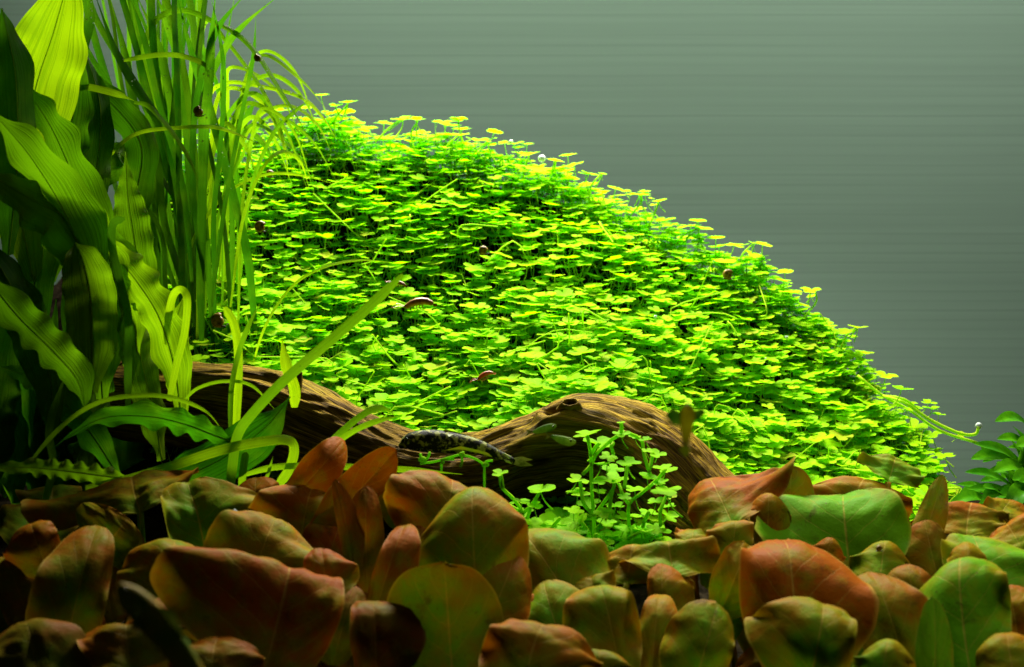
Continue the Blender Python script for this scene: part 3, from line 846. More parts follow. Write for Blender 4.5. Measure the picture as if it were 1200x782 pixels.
# ------------------------------------------------------------------ low strap-leaved plant in front of the log
low = thing('low_strap_plant', 'low plant with long curved green strap leaves in front of the driftwood left end', 'plant', P(265, 595, .62))
broad([(150, 590, .60), (210, 562, .60), (265, 535, .605), (312, 500, .61), (340, 465, .62)], 66, (.05, 0, .5), 18, .12, (.02, 3), 'leaf', low)
ribbon('leaf', low, [(345, 478, .62), (345, 455, .62), (336, 430, .62), (330, 396, .625)], 13, fold=.3, color=(.85, 0, .7), prof='grass')
broad([(285, 522, .61), (255, 512, .605), (215, 497, .60), (170, 488, .595), (115, 492, .59), (60, 526, .585)], 36, (.07, 0, .5), 30, .2, (.12, 7), 'leaf', low)
broad([(160, 563, .59), (120, 558, .585), (75, 552, .58), (30, 548, .575), (-30, 552, .57)], 26, (.40, .1, .5), 25, .2, (.14, 9), 'wide', low)
ribbon('leaf', low, [(100, 573, .585), (150, 562, .585), (205, 545, .585), (260, 527, .585), (310, 517, .59), (338, 516, .595), (345, 528, .60), (338, 552, .60), (322, 574, .60)], 12, fold=.2, roll=10, color=(.62, .05, .5), prof='strap', n=44)
ribbon('leaf', low, [(35, 542, .59), (60, 512, .59), (92, 484, .59), (132, 467, .59), (190, 464, .60), (238, 480, .605), (262, 506, .61)], 5.5, color=(.50, .05, .2), prof='grass', n=36)
ribbon('leaf', low, [(215, 470, .62), (232, 455, .62), (262, 447, .62), (295, 452, .62), (322, 480, .63)], 4, color=(.45, .05, .2), prof='grass', n=30)
ribbon('leaf', low, [(268, 585, .59), (272, 545, .59), (278, 510, .59), (295, 485, .585), (330, 448, .58), (376, 408, .575), (420, 370, .57), (472, 322, .565)], 13, roll=25, fold=.2, color=(.28, .18, .3), prof='strap', n=44)
ribbon('leaf', low, [(272, 560, .62), (276, 500, .62), (279, 450, .62), (279, 410, .62), (274, 380, .62), (263, 360, .62)], 10, color=(.75, 0, .5), prof='strap', n=30)
ribbon('leaf', low, [(270, 520, .615), (271, 460, .615), (278, 420, .615), (290, 385, .615), (305, 355, .62)], 6, color=(.30, .1, .3), prof='grass', n=30)
ribbon('leaf', low, [(284, 590, .60), (284, 560, .60), (288, 530, .60)], 9, color=(.45, 0, .3), prof='strap')
ribbon('leaf', low, [(198, 470, .625), (206, 430, .625), (216, 390, .625), (219, 352, .625), (213, 340, .63), (204, 345, .635), (198, 370, .64), (197, 400, .645)], 9, roll=15, color=(.75, 0, .6), prof='strap', n=44)
ribbon('leaf', low, [(366, 545, .60), (388, 518, .60), (412, 496, .605), (432, 482, .61), (448, 478, .615), (462, 486, .62)], 8, color=(.28, .05, .3), prof='grass', n=30)
ribbon('leaf', low, [(372, 545, .595), (400, 515, .595), (432, 497, .595), (470, 487, .60)], 7, color=(.40, .05, .3), prof='grass', n=30)
ribbon('leaf', low, [(282, 558, .61), (320, 548, .60), (375, 546, .60), (440, 549, .60), (490, 551, .60), (542, 556, .605)], 7.5, color=(.50, .1, .3), prof='grass', n=30)
ribbon('leaf', low, [(300, 570, .60), (312, 560, .60), (320, 535, .60)], 4, color=(.4, .1, .2), prof='grass')
ribbon('leaf', low, [(50, 600, .60), (62, 545, .60), (58, 500, .60), (80, 430, .60)], 9, color=(.3, .3, .2), prof='grass')
ribbon('leaf', low, [(258, 640, .58), (263, 600, .585), (268, 570, .59)], 7, color=(.45, .05, .3), prof='strap')

# ------------------------------------------------------------------ clover sprigs in front of the log
Z7 = 260 / 1130.0
def z7(x, y): return 560 + x * Z7, 480 + y * Z7
spr = thing('clover_sprig', 'fresh light green clover sprig standing in front of the driftwood arch', 'plant', P(700, 655, .62))
for st in ([(598, 760), (592, 640), (590, 540), (580, 400), (575, 230), (556, 128)], [(590, 540), (640, 475), (690, 400), (690, 356)], [(768, 740), (770, 600), (770, 485), (830, 430), (900, 370), (945, 320), (955, 303)],
           [(770, 485), (735, 430), (720, 380)], [(880, 340), (860, 280), (840, 200), (835, 160), (770, 122), (715, 132), (650, 180), (600, 230), (580, 280), (535, 330)], [(590, 540), (540, 480), (525, 400), (520, 365)],
           [(575, 230), (600, 190), (620, 172)], [(672, 560), (675, 470), (690, 400)], [(870, 320), (885, 260), (890, 235)], [(505, 545), (560, 620), (580, 700)], [(420, 552), (370, 610), (340, 660)], [(930, 590), (930, 520), (960, 440), (980, 443)],
           [(640, 660), (600, 640), (590, 700)], [(840, 600), (850, 560), (870, 522)], [(745, 400), (760, 300), (765, 275)], [(690, 230), (680, 190), (690, 170)], [(760, 660), (800, 640), (830, 622)], [(730, 120), (732, 90), (730, 70)]):
    stem(spr, [P(*z7(*q), .62 + .004 * math.sin(q[0] * .1)) for q in st], 0.0010, n=18)
for (x, y, w) in [(555, 125, 140), (620, 172, 150), (730, 122, 80), (665, 240, 85), (625, 278, 90), (765, 272, 115), (690, 355, 150), (615, 370, 65), (505, 360, 105), (510, 418, 115), (565, 470, 110), (800, 405, 100),
                  (915, 228, 85), (860, 210, 55), (955, 303, 115), (865, 345, 85), (930, 370, 75), (960, 407, 135), (980, 443, 65), (905, 467, 80), (970, 493, 80), (870, 520, 90), (420, 550, 170), (490, 508, 95),
                  (480, 605, 150), (655, 580, 95), (745, 597, 90), (640, 680, 95), (660, 640, 110), (830, 620, 75), (910, 610, 90), (800, 545, 75), (640, 520, 90), (905, 655, 90), (855, 153, 60), (800, 135, 55), (730, 68, 38), (690, 300, 100), (745, 440, 70), (620, 420, 70), (700, 490, 100)]:
    u, v = z7(x, y)
    leaf_at(spr, P(u, v, .62 + rng.uniform(-.015, .02)), px2m(w * Z7, .62) * 0.60, VMESH_F[rng.choice((0, 3, 5))], .12, .12)
for i in range(95):
    u = rng.uniform(600, 795); v = rng.uniform(602, 672)
    leaf_at(spr, P(u, v, rng.uniform(.61, .68)), rng.uniform(.006, .010), VMESH_F[rng.choice((0, 3, 5))], .2, .25)
spl = thing('clover_sprig', 'small low clover sprig left of the larger one under the driftwood', 'plant', P(612, 620, .625))
for st in ([(225, 640), (228, 530), (180, 455), (125, 400), (108, 330)], [(250, 560), (270, 500), (310, 430), (320, 414)], [(128, 400), (122, 365), (118, 330)], [(228, 530), (260, 500), (290, 490)], [(228, 530), (180, 500), (150, 490)], [(240, 620), (280, 590), (292, 572)]):
    stem(spl, [P(*z7(*q), .625) for q in st], 0.0010, n=14)
for (x, y, w) in [(150, 490, 75), (225, 470, 85), (320, 412, 135), (290, 490, 75), (235, 525, 95), (290, 570, 80), (112, 325, 80), (190, 520, 60), (340, 610, 90)]:
    u, v = z7(x, y)
    leaf_at(spl, P(u, v, .625 + rng.uniform(-.008, .01)), px2m(w * Z7, .62) * 0.60, VMESH_F[5], .10, .10)
twg = thing('bare_runner', 'thin leafless green runner arching below the spotted fish', 'stem', P(568, 580, .615))
Z5 = 1 / 6.0
def z5(x, y): return 450 + x * Z5, 480 + y * Z5
for st in ([(255, 380), (330, 370), (400, 355), (490, 328), (550, 318), (640, 345), (700, 390), (706, 470), (705, 640)], [(275, 375), (262, 340), (255, 310)], [(275, 370), (310, 335), (322, 300)], [(550, 318), (548, 370), (538, 404)], [(405, 360), (404, 420), (402, 432)], [(365, 460), (376, 520)], [(400, 355), (460, 350), (495, 350)], [(700, 390), (720, 365), (765, 358)], [(552, 318), (556, 295)]):
    stem(twg, [P(*z5(*q), .615) for q in st], 0.0007, n=14)
for (x, y, r) in ((270, 352, .0022), (716, 388, .0018), (548, 315, .0016), (412, 372, .0012)):
    g = Geo(); g.ball(P(*z5(x, y), .6145), r, 8, 5, (1, .8, .8), c=(.4, .5, 1, 1)); g.build('bud', M_CLOVER_F, twg)

# ------------------------------------------------------------------ red lotus plants
LOT = [('dark brown lotus in the shadowed lower left corner', 95, .48), ('red brown lotus with one large domed leaf in the lower left foreground', 330, .49),
       ('olive and orange lotus in the bottom centre below the clover sprig', 560, .49), ('orange brown lotus with a big pale-veined red leaf in the right foreground', 870, .49),
       ('green and brown lotus in the lower right corner', 1100, .49)]
plants = []
for lab, px, Y in LOT:
    p = P(px, 760, Y); p.z = ground_z(p.x, p.y)
    plants.append(thing('lotus_plant', lab, 'plant', p, 'lotus plants along the front'))

def lotus(pi, cx, cy, w, h, Y, rot=0, tilt=20, cup=55, curl=30, col=(.3, .4, 0), ruf=.05, pleat=1.0, roll=0, taper=0.0):
    """one rounded leaf: centre, width and height in photo pixels at depth Y; cup/curl bend it across / along (deg)"""
    parent = plants[pi]
    c0 = P(cx, cy, Y)
    V = (CAM - c0).normalized()
    R = RIGHT; U = V.cross(R).normalized()
    if U.z < 0: U = -U
    R = U.cross(V).normalized()
    if R.x < 0: R = -R
    rot += rng.uniform(-8, 8); cup *= rng.uniform(.9, 1.25)
    if abs(cup) > 80: cup = math.copysign(80, cup)
    flat = tilt >= 44
    ti = math.radians(tilt if flat else tilt * .50 + rng.uniform(-10, 14))
    over = math.radians(curl * rng.uniform(1.3, 3.0)) if curl > 0 else math.radians(curl)
    ra = math.radians(rot)
    X = R * math.cos(ra) - U * math.sin(ra); L0 = U * math.cos(ra) + R * math.sin(ra)
    W = px2m(w, Y) * (1.22 if w > 95 else 1.12); H = px2m(h, Y) * (1.15 if flat else 1.55) / max(.35, math.cos(ti))
    ph1 = math.radians(cup)
    vf = rng.uniform(.05, .24) if rng.random() < .38 else 0.0
    flare = rng.uniform(-.03, .09); fl2 = rng.uniform(-.03, .09); crease = rng.uniform(.015, .04); tw = rng.uniform(-.09, .09)
    if cup > 0 and rng.random() < .38:
        ph1 *= .4; flare = rng.uniform(.03, .13); fl2 = rng.uniform(.0, .13); vf *= .4
    if abs(ph1) < .02: ph1 = .02
    r1 = (W / 2) / math.sin(min(abs(ph1), 1.5)) * (1 if ph1 > 0 else -1)
    NSs, NT = 36, 28
    sd = rng.uniform(0, 50); kf = rng.uniform(1.3, 3.0); skew = rng.uniform(-.5, .5)
    lean = rng.uniform(-.25, .25)
    pos = Vector((0, 0, 0)); cl = []; nl = []
    for i in range(NSs + 1):
        s = i / NSs
        th = ti + over * (smooth(.42, 1.0, s) - .12)
        cl.append(pos.copy()); nl.append(V * math.cos(th) + L0 * math.sin(th))
        pos = pos + (L0 * math.cos(th) - V * math.sin(th) + X * lean * s) * (H / NSs)
    top = max(c.dot(L0) for c in cl)
    mid_ = cl[NSs // 2]
    shift = L0 * (px2m(h, Y) / 2 - top) - X * mid_.dot(X) - V * (mid_.dot(V) * .5)
    vs = []; uv = []
    for i in range(NSs + 1):
        s = i / NSs
        e0 = abs(2 * s ** 0.85 - 1)
        pw = max(0.0, 1 - e0 ** 2.0) ** 0.55 * (1 - taper * s) * (0.66 + 0.34 * smooth(0, .5, s))
        pw = max(pw, 0.03); y = 2 * s - 1; N = nl[i]
        Lt = (cl[min(i + 1, NSs)] - cl[max(i - 1, 0)]).normalized()
        for j in range(NT + 1):
            t = -1 + 2 * j / NT
            x = t * pw
            x += (0.05 * noise.noise(Vector((s * 5, sd, (0 if t < 0 else 7)))) + .022 * noise.noise(Vector((s * 17, sd, (0 if t < 0 else 7))))) * abs(t)
            a = ph1 * x * (1 + skew * (x - .2))
            px_ = abs(r1) * math.sin(abs(a)) * (1 if x >= 0 else -1)
            z = -r1 * (1 - math.cos(a))
            sb = smooth(-.5, .5, x)
            ed = max(abs(t) ** 3 * pw * (1 - smooth(.6, .95, s)), smooth(.75, 1, s) * .4)
            z += 1.9 * ruf * W * abs(t) ** 2.2 * smooth(0, .35, s) * (1 - smooth(.55, .92, s)) * pw * (math.sin(6.283 * kf * s + sd) * (1 - sb) + math.sin(6.283 * kf * s + sd + 2.3) * sb)
            z += W * ed * (flare * sb + fl2 * (1 - sb)) * (.3 + .7 * smooth(-.6, 0, y))
            z += 0.07 * W * noise.noise(Vector((x * 1.1 + sd, y * 1.1, 1.0))) + 0.014 * W * noise.noise(Vector((x * 4 + sd, y * 4, 2.0)))
            q = (s - abs(t) * 0.42) * 6.0
            z += pleat * 0.006 * W * (abs((q % 1.0) - 0.5) * 2 - 0.5) * min(1, abs(t) * 3) * min(1.0, 3 * (1 - abs(t)))
            z -= crease * W * math.exp(-(x / 0.10) ** 2) * (1 - s * .6)
            z += tw * W * x * y
            if vf: z -= vf * W * (math.sqrt(x * x + .006) - .3)
            if roll:
                kk = smooth(0.55, 1.0, (x if roll > 0 else -x))
                z += abs(roll) * W * kk * kk * 0.5; px_ -= math.copysign(abs(roll) * W * kk * 0.28, roll)
            yw = 0.03 * H * noise.noise(Vector((t * 2.6, sd, 4))) * s
            vs.append(c0 + shift + cl[i] + X * px_ + N * z + Lt * yw); uv.append((j / NT, s))
    L = L0; N = nl[0]
    m = NT + 1
    fs = [(i * m + j, i * m + j + 1, (i + 1) * m + j + 1, (i + 1) * m + j) for i in range(NSs) for j in range(NT)]
    g = Geo(); g.add(vs, fs, uv)
    o = g.build('leaf', M_LOTUS, parent); o.color = (*col, 1)
    # stalk from the leaf's base down to the crown of its plant
    b0 = vs[m * 1 + NT // 2]; cr = parent.location
    md = b0.lerp(cr, 0.45) + Vector((0, 0.012, -0.01))
    g = Geo(); g.tube(catmull([b0 - N * 0.0006, b0.lerp(md, .4) - L * 0.01 - N * 0.003, md, cr + Vector((rng.gauss(0, .006), rng.gauss(0, .006), 0))], 12), 0.0016, 6)
    q = g.build('stalk', M_LOTUS, o); q.matrix_parent_inverse = Matrix.Identity(4); q.color = (.25, .4, .1, 1)
    return o

# left corner
D = lambda g, r, d: (g, r, d)
lotus(0, 160, 582, 165, 46, .56, -14, 55, 20, 35, D(.10, .75, .15), .03)
lotus(0, 140, 622, 100, 34, .54, 38, 30, 80, 10, D(.55, .3, .1), .02)
lotus(0, 45, 640, 62, 60, .50, -20, 25, 50, 40, D(.15, .8, .1), .05)
lotus(0, 92, 692, 78, 160, .475, 8, 12, 70, 30, D(.32, .5, .25), .10)
lotus(0, 20, 690, 90, 90, .49, -10, 30, 50, 40, D(.25, .5, .35), .06)
lotus(0, 200, 672, 110, 84, .50, 12, 35, 55, 45, D(.32, .45, .12), .05)
lotus(0, 30, 620, 90, 60, .57, 10, 45, 40, 30, D(.45, .4, .3), .05)
lotus(0, 150, 760, 130, 70, .44, 0, 45, 40, 40, D(.2, .6, .2), .05)
lotus(0, 40, 770, 120, 80, .43, -15, 35, 50, 40, D(.3, .5, .5), .05)
lotus(0, 60, 590, 70, 40, .60, 10, 50, 40, 30, D(.5, .4, .3), .05)
lotus(0, 210, 745, 80, 90, .47, 20, 20, 60, 40, D(.15, .8, .4), .05)
# centre left
lotus(1, 232, 606, 125, 86, .545, -8, 35, 35, 45, D(.62, .25, .05), .04, roll=-.10)
lotus(1, 305, 652, 140, 88, .51, 12, 38, 50, 45, D(.30, .35, .05), .05)
lotus(1, 326, 722, 186, 124, .455, 10, 35, 52, 45, D(.06, .85, .05), .03, 1.8)
lotus(1, 358, 600, 108, 66, .55, 6, 40, 45, 40, D(.16, .5, .03), .05)
lotus(1, 380, 668, 66, 50, .49, -10, 35, 40, 40, D(.08, .9, .1), .06)
lotus(1, 376, 548, 46, 82, .565, 42, 18, 38, 25, D(.04, .72, .0), .04, .6)
lotus(1, 434, 563, 58, 96, .56, 46, 30, -30, -25, D(.05, .66, .0), .05, .6)
lotus(1, 300, 590, 70, 60, .575, -10, 40, 45, 40, D(.25, .5, .1), .05)
lotus(1, 428, 615, 46, 90, .535, 4, 5, 50, 15, D(.10, .6, .25), .05)
lotus(1, 405, 600, 30, 80, .53, -5, 5, 70, 10, D(.1, .6, .35), .04)
lotus(1, 440, 752, 90, 96, .465, 0, 25, 50, 40, D(.06, .8, .45), .05)
lotus(1, 455, 668, 66, 116, .50, 16, 8, 42, 30, D(.08, .75, .12), .07, taper=.4)
lotus(1, 405, 720, 60, 70, .485, 10, 20, 50, 30, D(.08, .8, .3), .05)
lotus(1, 250, 775, 100, 60, .43, 0, 40, 50, 40, D(.2, .7, .3), .05)
lotus(1, 390, 640, 60, 50, .54, 20, 40, 45, 40, D(.1, .8, .1), .05)
# centre
lotus(2, 470, 590, 66, 50, .545, 10, 35, 40, 40, D(.42, .4, .12), .04)
lotus(2, 520, 606, 112, 86, .535, 18, 30, 45, 45, D(.10, .7, .03), .04)
lotus(2, 556, 648, 132, 138, .505, 2, 20, 40, 35, D(.40, .30, .02), .05, 1.1)
lotus(2, 645, 668, 100, 120, .525, -24, 28, 38, 35, D(.52, .25, .03), .05, 1.1)
lotus(2, 590, 690, 80, 90, .495, 20, 20, 60, 30, D(.2, .5, .1), .08)
lotus(2, 525, 722, 132, 132, .465, -4, 12, 30, -40, D(.62, .30, .30), .05)
lotus(2, 648, 722, 90, 80, .50, -20, 25, 45, 40, D(.80, .2, .05), .05)
lotus(2, 622, 772, 136, 96, .435, 4, 30, 58, 45, D(.15, .45, .03), .05)
lotus(2, 738, 668, 118, 44, .535, 4, 52, 35, 40, D(.20, .35, .03), .05)
lotus(2, 716, 735, 84, 104, .475, -4, 15, 62, 35, D(.25, .35, .03), .08, roll=.10)
lotus(2, 768, 738, 54, 92, .485, 8, 12, 62, 25, D(.20, .4, .05), .07, taper=.3)
lotus(2, 695, 690, 60, 40, .52, -10, 45, 45, 40, D(.3, .4, .15), .05)
lotus(2, 700, 790, 80, 60, .445, 0, 30, 60, 40, D(.3, .4, .25), .05)
lotus(2, 490, 640, 50, 60, .525, 20, 20, 40, 40, D(.15, .6, .2), .05)
# right
lotus(3, 848, 592, 130, 62, .56, -28, 48, -25, 25, D(.05, .75, .10), .04)
lotus(3, 812, 630, 62, 24, .555, 6, 60, 30, 30, D(.12, .45, .0), .03)
lotus(3, 926, 575, 50, 62, .575, 4, 15, 75, 25, D(.52, .3, .08), .05)
lotus(3, 1000, 592, 132, 72, .575, 8, 38, 45, 50, D(.18, .45, .02), .07)
lotus(3, 991, 622, 144, 90, .545, -6, 32, -22, 20, D(1.15, .1, .0), .03, 1.3)
lotus(3, 900, 608, 54, 56, .55, 10, 15, 80, 40, D(.18, .5, .05), .06, roll=.15)
lotus(3, 860, 636, 50, 54, .535, 4, 25, 65, 40, D(.48, .35, .02), .06)
lotus(3, 864, 670, 82, 70, .515, 26, 25, 55, 40, D(.42, .3, .02), .05)
lotus(3, 930, 706, 144, 146, .475, -4, 18, 60, 30, D(-.1, .80, .02), .06, 1.1)
lotus(3, 958, 756, 106, 104, .445, 12, 22, 66, 45, D(.38, .35, .05), .07)
lotus(3, 786, 660, 100, 46, .53, -6, 45, 40, 40, D(.30, .3, .03), .06)
lotus(3, 830, 750, 82, 92, .465, 16, 18, 60, 35, D(.45, .25, .05), .08)
lotus(3, 776, 690, 60, 60, .515, 0, 25, 55, 30, D(.25, .4, .12), .06)
lotus(3, 970, 645, 40, 26, .53, 10, 30, 50, 40, D(.1, .7, .05), .05)
lotus(3, 900, 660, 60, 40, .52, 0, 45, 40, 30, D(.25, .4, .2), .05)
# right corner
lotus(4, 1046, 726, 92, 120, .475, -2, 14, 55, 35, D(.40, .35, .15), .06, 1.2)
lotus(4, 1130, 726, 124, 140, .465, -14, 18, 45, 35, D(.66, .25, .0), .10, 1.8)
lotus(4, 1094, 600, 40, 92, .55, 26, 15, 75, 20, D(.45, .35, .10), .07, taper=.3)
lotus(4, 1135, 612, 108, 46, .555, 8, 45, 55, 50, D(.10, .55, .10), .07)
lotus(4, 1150, 662, 108, 62, .515, 6, 36, 40, 40, D(.95, .15, .02), .03, .8)
lotus(4, 1134, 656, 42, 40, .505, 10, 20, 30, 30, D(.28, .2, .0), .03, .6)
lotus(4, 1190, 630, 90, 36, .53, -24, 45, 40, 30, D(.15, .5, .05), .04)
lotus(4, 1188, 716, 70, 60, .485, -10, 30, 45, 40, D(.10, .6, .05), .05)
lotus(4, 1036, 778, 72, 56, .435, 6, 30, 60, 40, D(.60, .25, .05), .06)
lotus(4, 1034, 656, 74, 40, .525, 14, 40, 60, 40, D(.42, .35, .05), .08)
lotus(4, 1090, 640, 60, 60, .54, -10, 30, 55, 30, D(.25, .4, .25), .06)
lotus(4, 1184, 770, 80, 60, .44, 0, 35, 50, 40, D(.45, .3, .1), .05)
lotus(4, 1098, 745, 40, 90, .455, 4, 10, 40, 10, D(1.0, .2, .15), .04)
lotus(4, 1045, 552, 70, 26, .585, 14, 50, 20, 20, D(.7, .2, .05), .04)
lotus(4, 1175, 600, 60, 34, .58, 20, 45, 50, 30, D(.2, .5, .1), .05)
lotus(4, 1070, 690, 60, 60, .50, 0, 25, 60, 30, D(.35, .4, .25), .06)

for k in range(64):
    cx = -10 + 1230 * (k + rng.random()) / 64; cy = rng.uniform(668, 785)
    if 610 < cx < 810: cy = max(cy, 735)
    Yk = lerp_tab([(600, .575), (660, .535), (720, .50), (790, .465)], cy) + .012
    lotus(min(range(5), key=lambda i: abs(LOT[i][1] - cx)), cx, cy, rng.uniform(50, 95), rng.uniform(45, 85), Yk, rng.uniform(-35, 35), rng.uniform(15, 45), rng.uniform(45, 75), rng.uniform(25, 50), D(max(0, rng.gauss(.25, .2)) + (.15 if cx > 700 else 0), rng.uniform(.3, .8), .15), .07)

# ------------------------------------------------------------------ dark glossy plant at the right edge
anu = thing('glossy_plant', 'small dark green plant with glossy oval leaves at the right edge', 'plant', P(1195, 610, .72))
def oval(parent, base, tip, w, curve, fold=.25, mat=M_ANUB):
    base = Vector(base); tip = Vector(tip)
    mid = base.lerp(tip, .5) + Vector((0, 0, curve)) + (tip - base).cross(Vector((0, 0, 1))) * 0
    C = catmull([base, mid, tip], 14)
    vs = []; uv = []
    for i, p in enumerate(C):
        s = i / 14
        t = (C[min(i + 1, 14)] - C[max(i - 1, 0)]).normalized()
        S = t.cross(Vector((0, -.5, 1))).normalized(); N = S.cross(t)
        h = max(.03, math.sin(math.pi * min(1, s * .97 + .03)) ** .7 * (1 - .25 * s))
        for j in range(7):
            k = -1 + j / 3
            vs.append(p + S * k * h * w / 2 + N * (abs(k) * fold * h * w / 2)); uv.append((j / 6, s))
    fs = [(i * 7 + j, i * 7 + j + 1, (i + 1) * 7 + j + 1, (i + 1) * 7 + j) for i in range(14) for j in range(6)]
    g = Geo(); g.add(vs, fs, uv)
    return g.build('leaf', mat, parent)
for (bx, by, tx, ty, w, Y) in [(1215, 512, 1170, 498, 24, .72), (1215, 535, 1168, 520, 24, .72), (1200, 548, 1143, 540, 30, .71), (1210, 560, 1150, 528, 30, .715), (1190, 575, 1132, 562, 24, .71), (1200, 590, 1140, 580, 26, .70),
                               (1215, 575, 1172, 556, 26, .70), (1180, 600, 1124, 575, 22, .715), (1215, 600, 1165, 592, 26, .69), (1170, 600, 1120, 596, 20, .70), (1200, 565, 1190, 520, 26, .73), (1205, 540, 1196, 508, 26, .73), (1230, 550, 1200, 530, 30, .69), (1190, 560, 1160, 548, 20, .74), (1230, 590, 1190, 572, 30, .69), (1180, 585, 1150, 604, 24, .68), (1215, 580, 1188, 606, 28, .675), (1160, 585, 1130, 590, 18, .72), (1230, 520, 1205, 495, 24, .72)]:
    oval(anu, P(bx - 2, by - 4, Y + .01), P(tx - 4 + rng.uniform(-6, 6), ty - 5 + rng.uniform(-5, 5), Y - .01), px2m(w * rng.uniform(.8, 1.15), Y), rng.uniform(.003, .008))
for k in range(26):
    Y = rng.uniform(.69, .75); bx, by = rng.uniform(1145, 1235), rng.uniform(535, 610)
    oval(anu, P(bx, by, Y), P(bx + rng.uniform(-45, 15), by + rng.uniform(-22, 14), Y - .02), px2m(rng.uniform(14, 24), Y), rng.uniform(.002, .006))
g = Geo(); g.tube(catmull([P(1240, 640, .72), P(1205, 610, .72), P(1195, 560, .72), P(1205, 520, .72)], 10), .003, 6); g.build('stem', M_ANUB, anu)

# ------------------------------------------------------------------ fish
def fish(name, label, spine, hts, mats, wid=.55, fins=(), eye=None, group=None, cat='fish'):
    """spine: points (px, py, depth) head to tail root; hts: body heights in px"""
    pts = [P(*q) for q in spine]; Y = spine[0][2]
    root = thing(name, label, cat, pts[len(pts) // 2] - Vector((0, 0, px2m(max(hts) / 2, Y))), group)
    n = 26
    C = catmull(pts, n)
    H = [q.x for q in catmull([Vector((px2m(h, Y), 0, 0)) for h in hts], n)]
    vs = []; NA = 14
    for i, p in enumerate(C):
        t = (C[min(i + 1, n)] - C[max(i - 1, 0)]).normalized()
        V = (p - CAM).normalized(); up = V.cross(t).normalized() * -1
        if up.z < 0 and abs(t.z) < .9: up = -up
        dp = t.cross(up).normalized()
        for k in range(NA):
            a = 6.28318 * k / NA
            vs.append(p + up * math.cos(a) * H[i] / 2 + dp * math.sin(a) * H[i] / 2 * wid)
    fs = [(i * NA + k, i * NA + (k + 1) % NA, (i + 1) * NA + (k + 1) % NA, (i + 1) * NA + k) for i in range(n) for k in range(NA)]
    fs += [tuple(reversed(range(NA))), tuple(range(n * NA, (n + 1) * NA))]
    g = Geo(); g.add(vs, fs); g.build('body', mats[0], root)
    for fname, poly, mt in fins:
        pp = [P(*q) for q in poly]
        g = Geo(); th = 0.0004
        V = (pp[0] - CAM).normalized() * th
        m = len(pp); cen = sum(pp, Vector()) / m
        vs = [p - V * .3 for p in pp] + [cen - V] + [p + V * .3 for p in pp] + [cen + V]
        fs = [(i, (i + 1) % m, m) for i in range(m)] + [(m + 1 + (i + 1) % m, m + 1 + i, 2 * m + 1) for i in range(m)] + [(i, m + 1 + i, m + 1 + (i + 1) % m, (i + 1) % m) for i in range(m)]
        g.add(vs, fs); g.build(fname, mt, root, smooth_=False)
    if eye:
        g = Geo(); g.ball(P(*eye[:3]), px2m(eye[3], eye[2]), 10, 6); g.build('eye', M_EYE, root)
    return root
YFi = .635
fish('spotted_fish', 'dark mottled bottom fish with pale tail bands resting on the driftwood', [(468, 524, YFi), (480, 518, YFi), (500, 517, YFi), (530, 519, YFi), (560, 524, YFi), (585, 534, YFi), (603, 541, YFi)],
     [5, 20, 27, 26, 18, 12, 7], [M_FISHD], .9,
     fins=[('tail_fin', [(600, 537, YFi), (612, 535, YFi - .002), (625, 539, YFi - .004), (616, 541, YFi - .003), (625, 546, YFi - .004), (610, 547, YFi - .002), (600, 544, YFi)], M_FIN),
           ('dorsal_fin', [(516, 507, YFi), (522, 503, YFi), (545, 509, YFi), (552, 516, YFi), (530, 510, YFi)], M_FIN),
           ('pectoral_fin', [(520, 528, YFi - .012), (540, 523, YFi - .014), (562, 528, YFi - .014), (577, 535, YFi - .012), (560, 531, YFi - .014), (540, 527, YFi - .014)], M_FISHY),
           ('pelvic_fin', [(560, 527, YFi - .008), (572, 531, YFi - .009), (577, 536, YFi - .009), (566, 533, YFi - .009)], M_FISHY),
           ('tail_band', [(588, 531, YFi - .005), (593, 532, YFi - .005), (599, 537, YFi - .005), (596, 538, YFi - .005)], M_FISHP),
           ('tail_band', [(590, 538, YFi - .005), (597, 540, YFi - .005), (600, 544, YFi - .004), (593, 542, YFi - .005)], M_FISHP),
           ('back_band', [(524, 509, YFi - .006), (532, 509, YFi - .007), (531, 513, YFi - .008), (526, 512, YFi - .008)], M_FISHP),
           ('back_band', [(563, 520, YFi - .006), (568, 521, YFi - .006), (566, 527, YFi - .007), (562, 525, YFi - .007)], M_FIN)], eye=(477, 515, YFi - .008, 1.8))
fish('small_fish', 'small translucent greenish fish hovering before the driftwood, left of its twin', [(652, 499, .57), (645, 501, .57), (634, 504, .57), (624, 507, .57)], [3, 9, 8, 3], [M_FISHG], .5,
     fins=[('tail_fin', [(625, 506, .57), (616, 503, .57), (619, 507, .57), (615, 512, .57)], M_FIN)], eye=(648, 500, .566, 1.2), group='small fish before the driftwood')
fish('small_fish', 'small translucent greenish fish hovering before the driftwood, right of its twin', [(675, 518, .57), (668, 518, .57), (656, 515, .57), (646, 511, .57)], [3, 10, 9, 3], [M_FISHG], .5,
     fins=[('tail_fin', [(647, 511, .57), (638, 506, .57), (641, 511, .57), (638, 516, .57)], M_FIN)], eye=(669, 517, .566, 1.3), group='small fish before the driftwood')
fish('blurred_fish', 'blurred upright brown fish with yellow tail hovering by the right end of driftwood', [(806, 474, .36), (806, 482, .36), (805, 496, .36), (804, 512, .36), (803, 522, .36)], [6, 17, 17, 11, 5], [M_FISHB], .7,
     fins=[('pectoral_fin', [(800, 484, .36), (788, 478, .36), (779, 486, .36), (788, 498, .36), (798, 500, .36)], M_FISHG), ('pectoral_fin', [(812, 482, .36), (822, 478, .36), (828, 484, .36), (820, 492, .36), (812, 494, .36)], M_FISHG),
           ('tail_fin', [(804, 516, .36), (810, 530, .36), (803, 536, .36), (796, 528, .36)], M_FISHY)], eye=(808, 478, .356, 1.5))
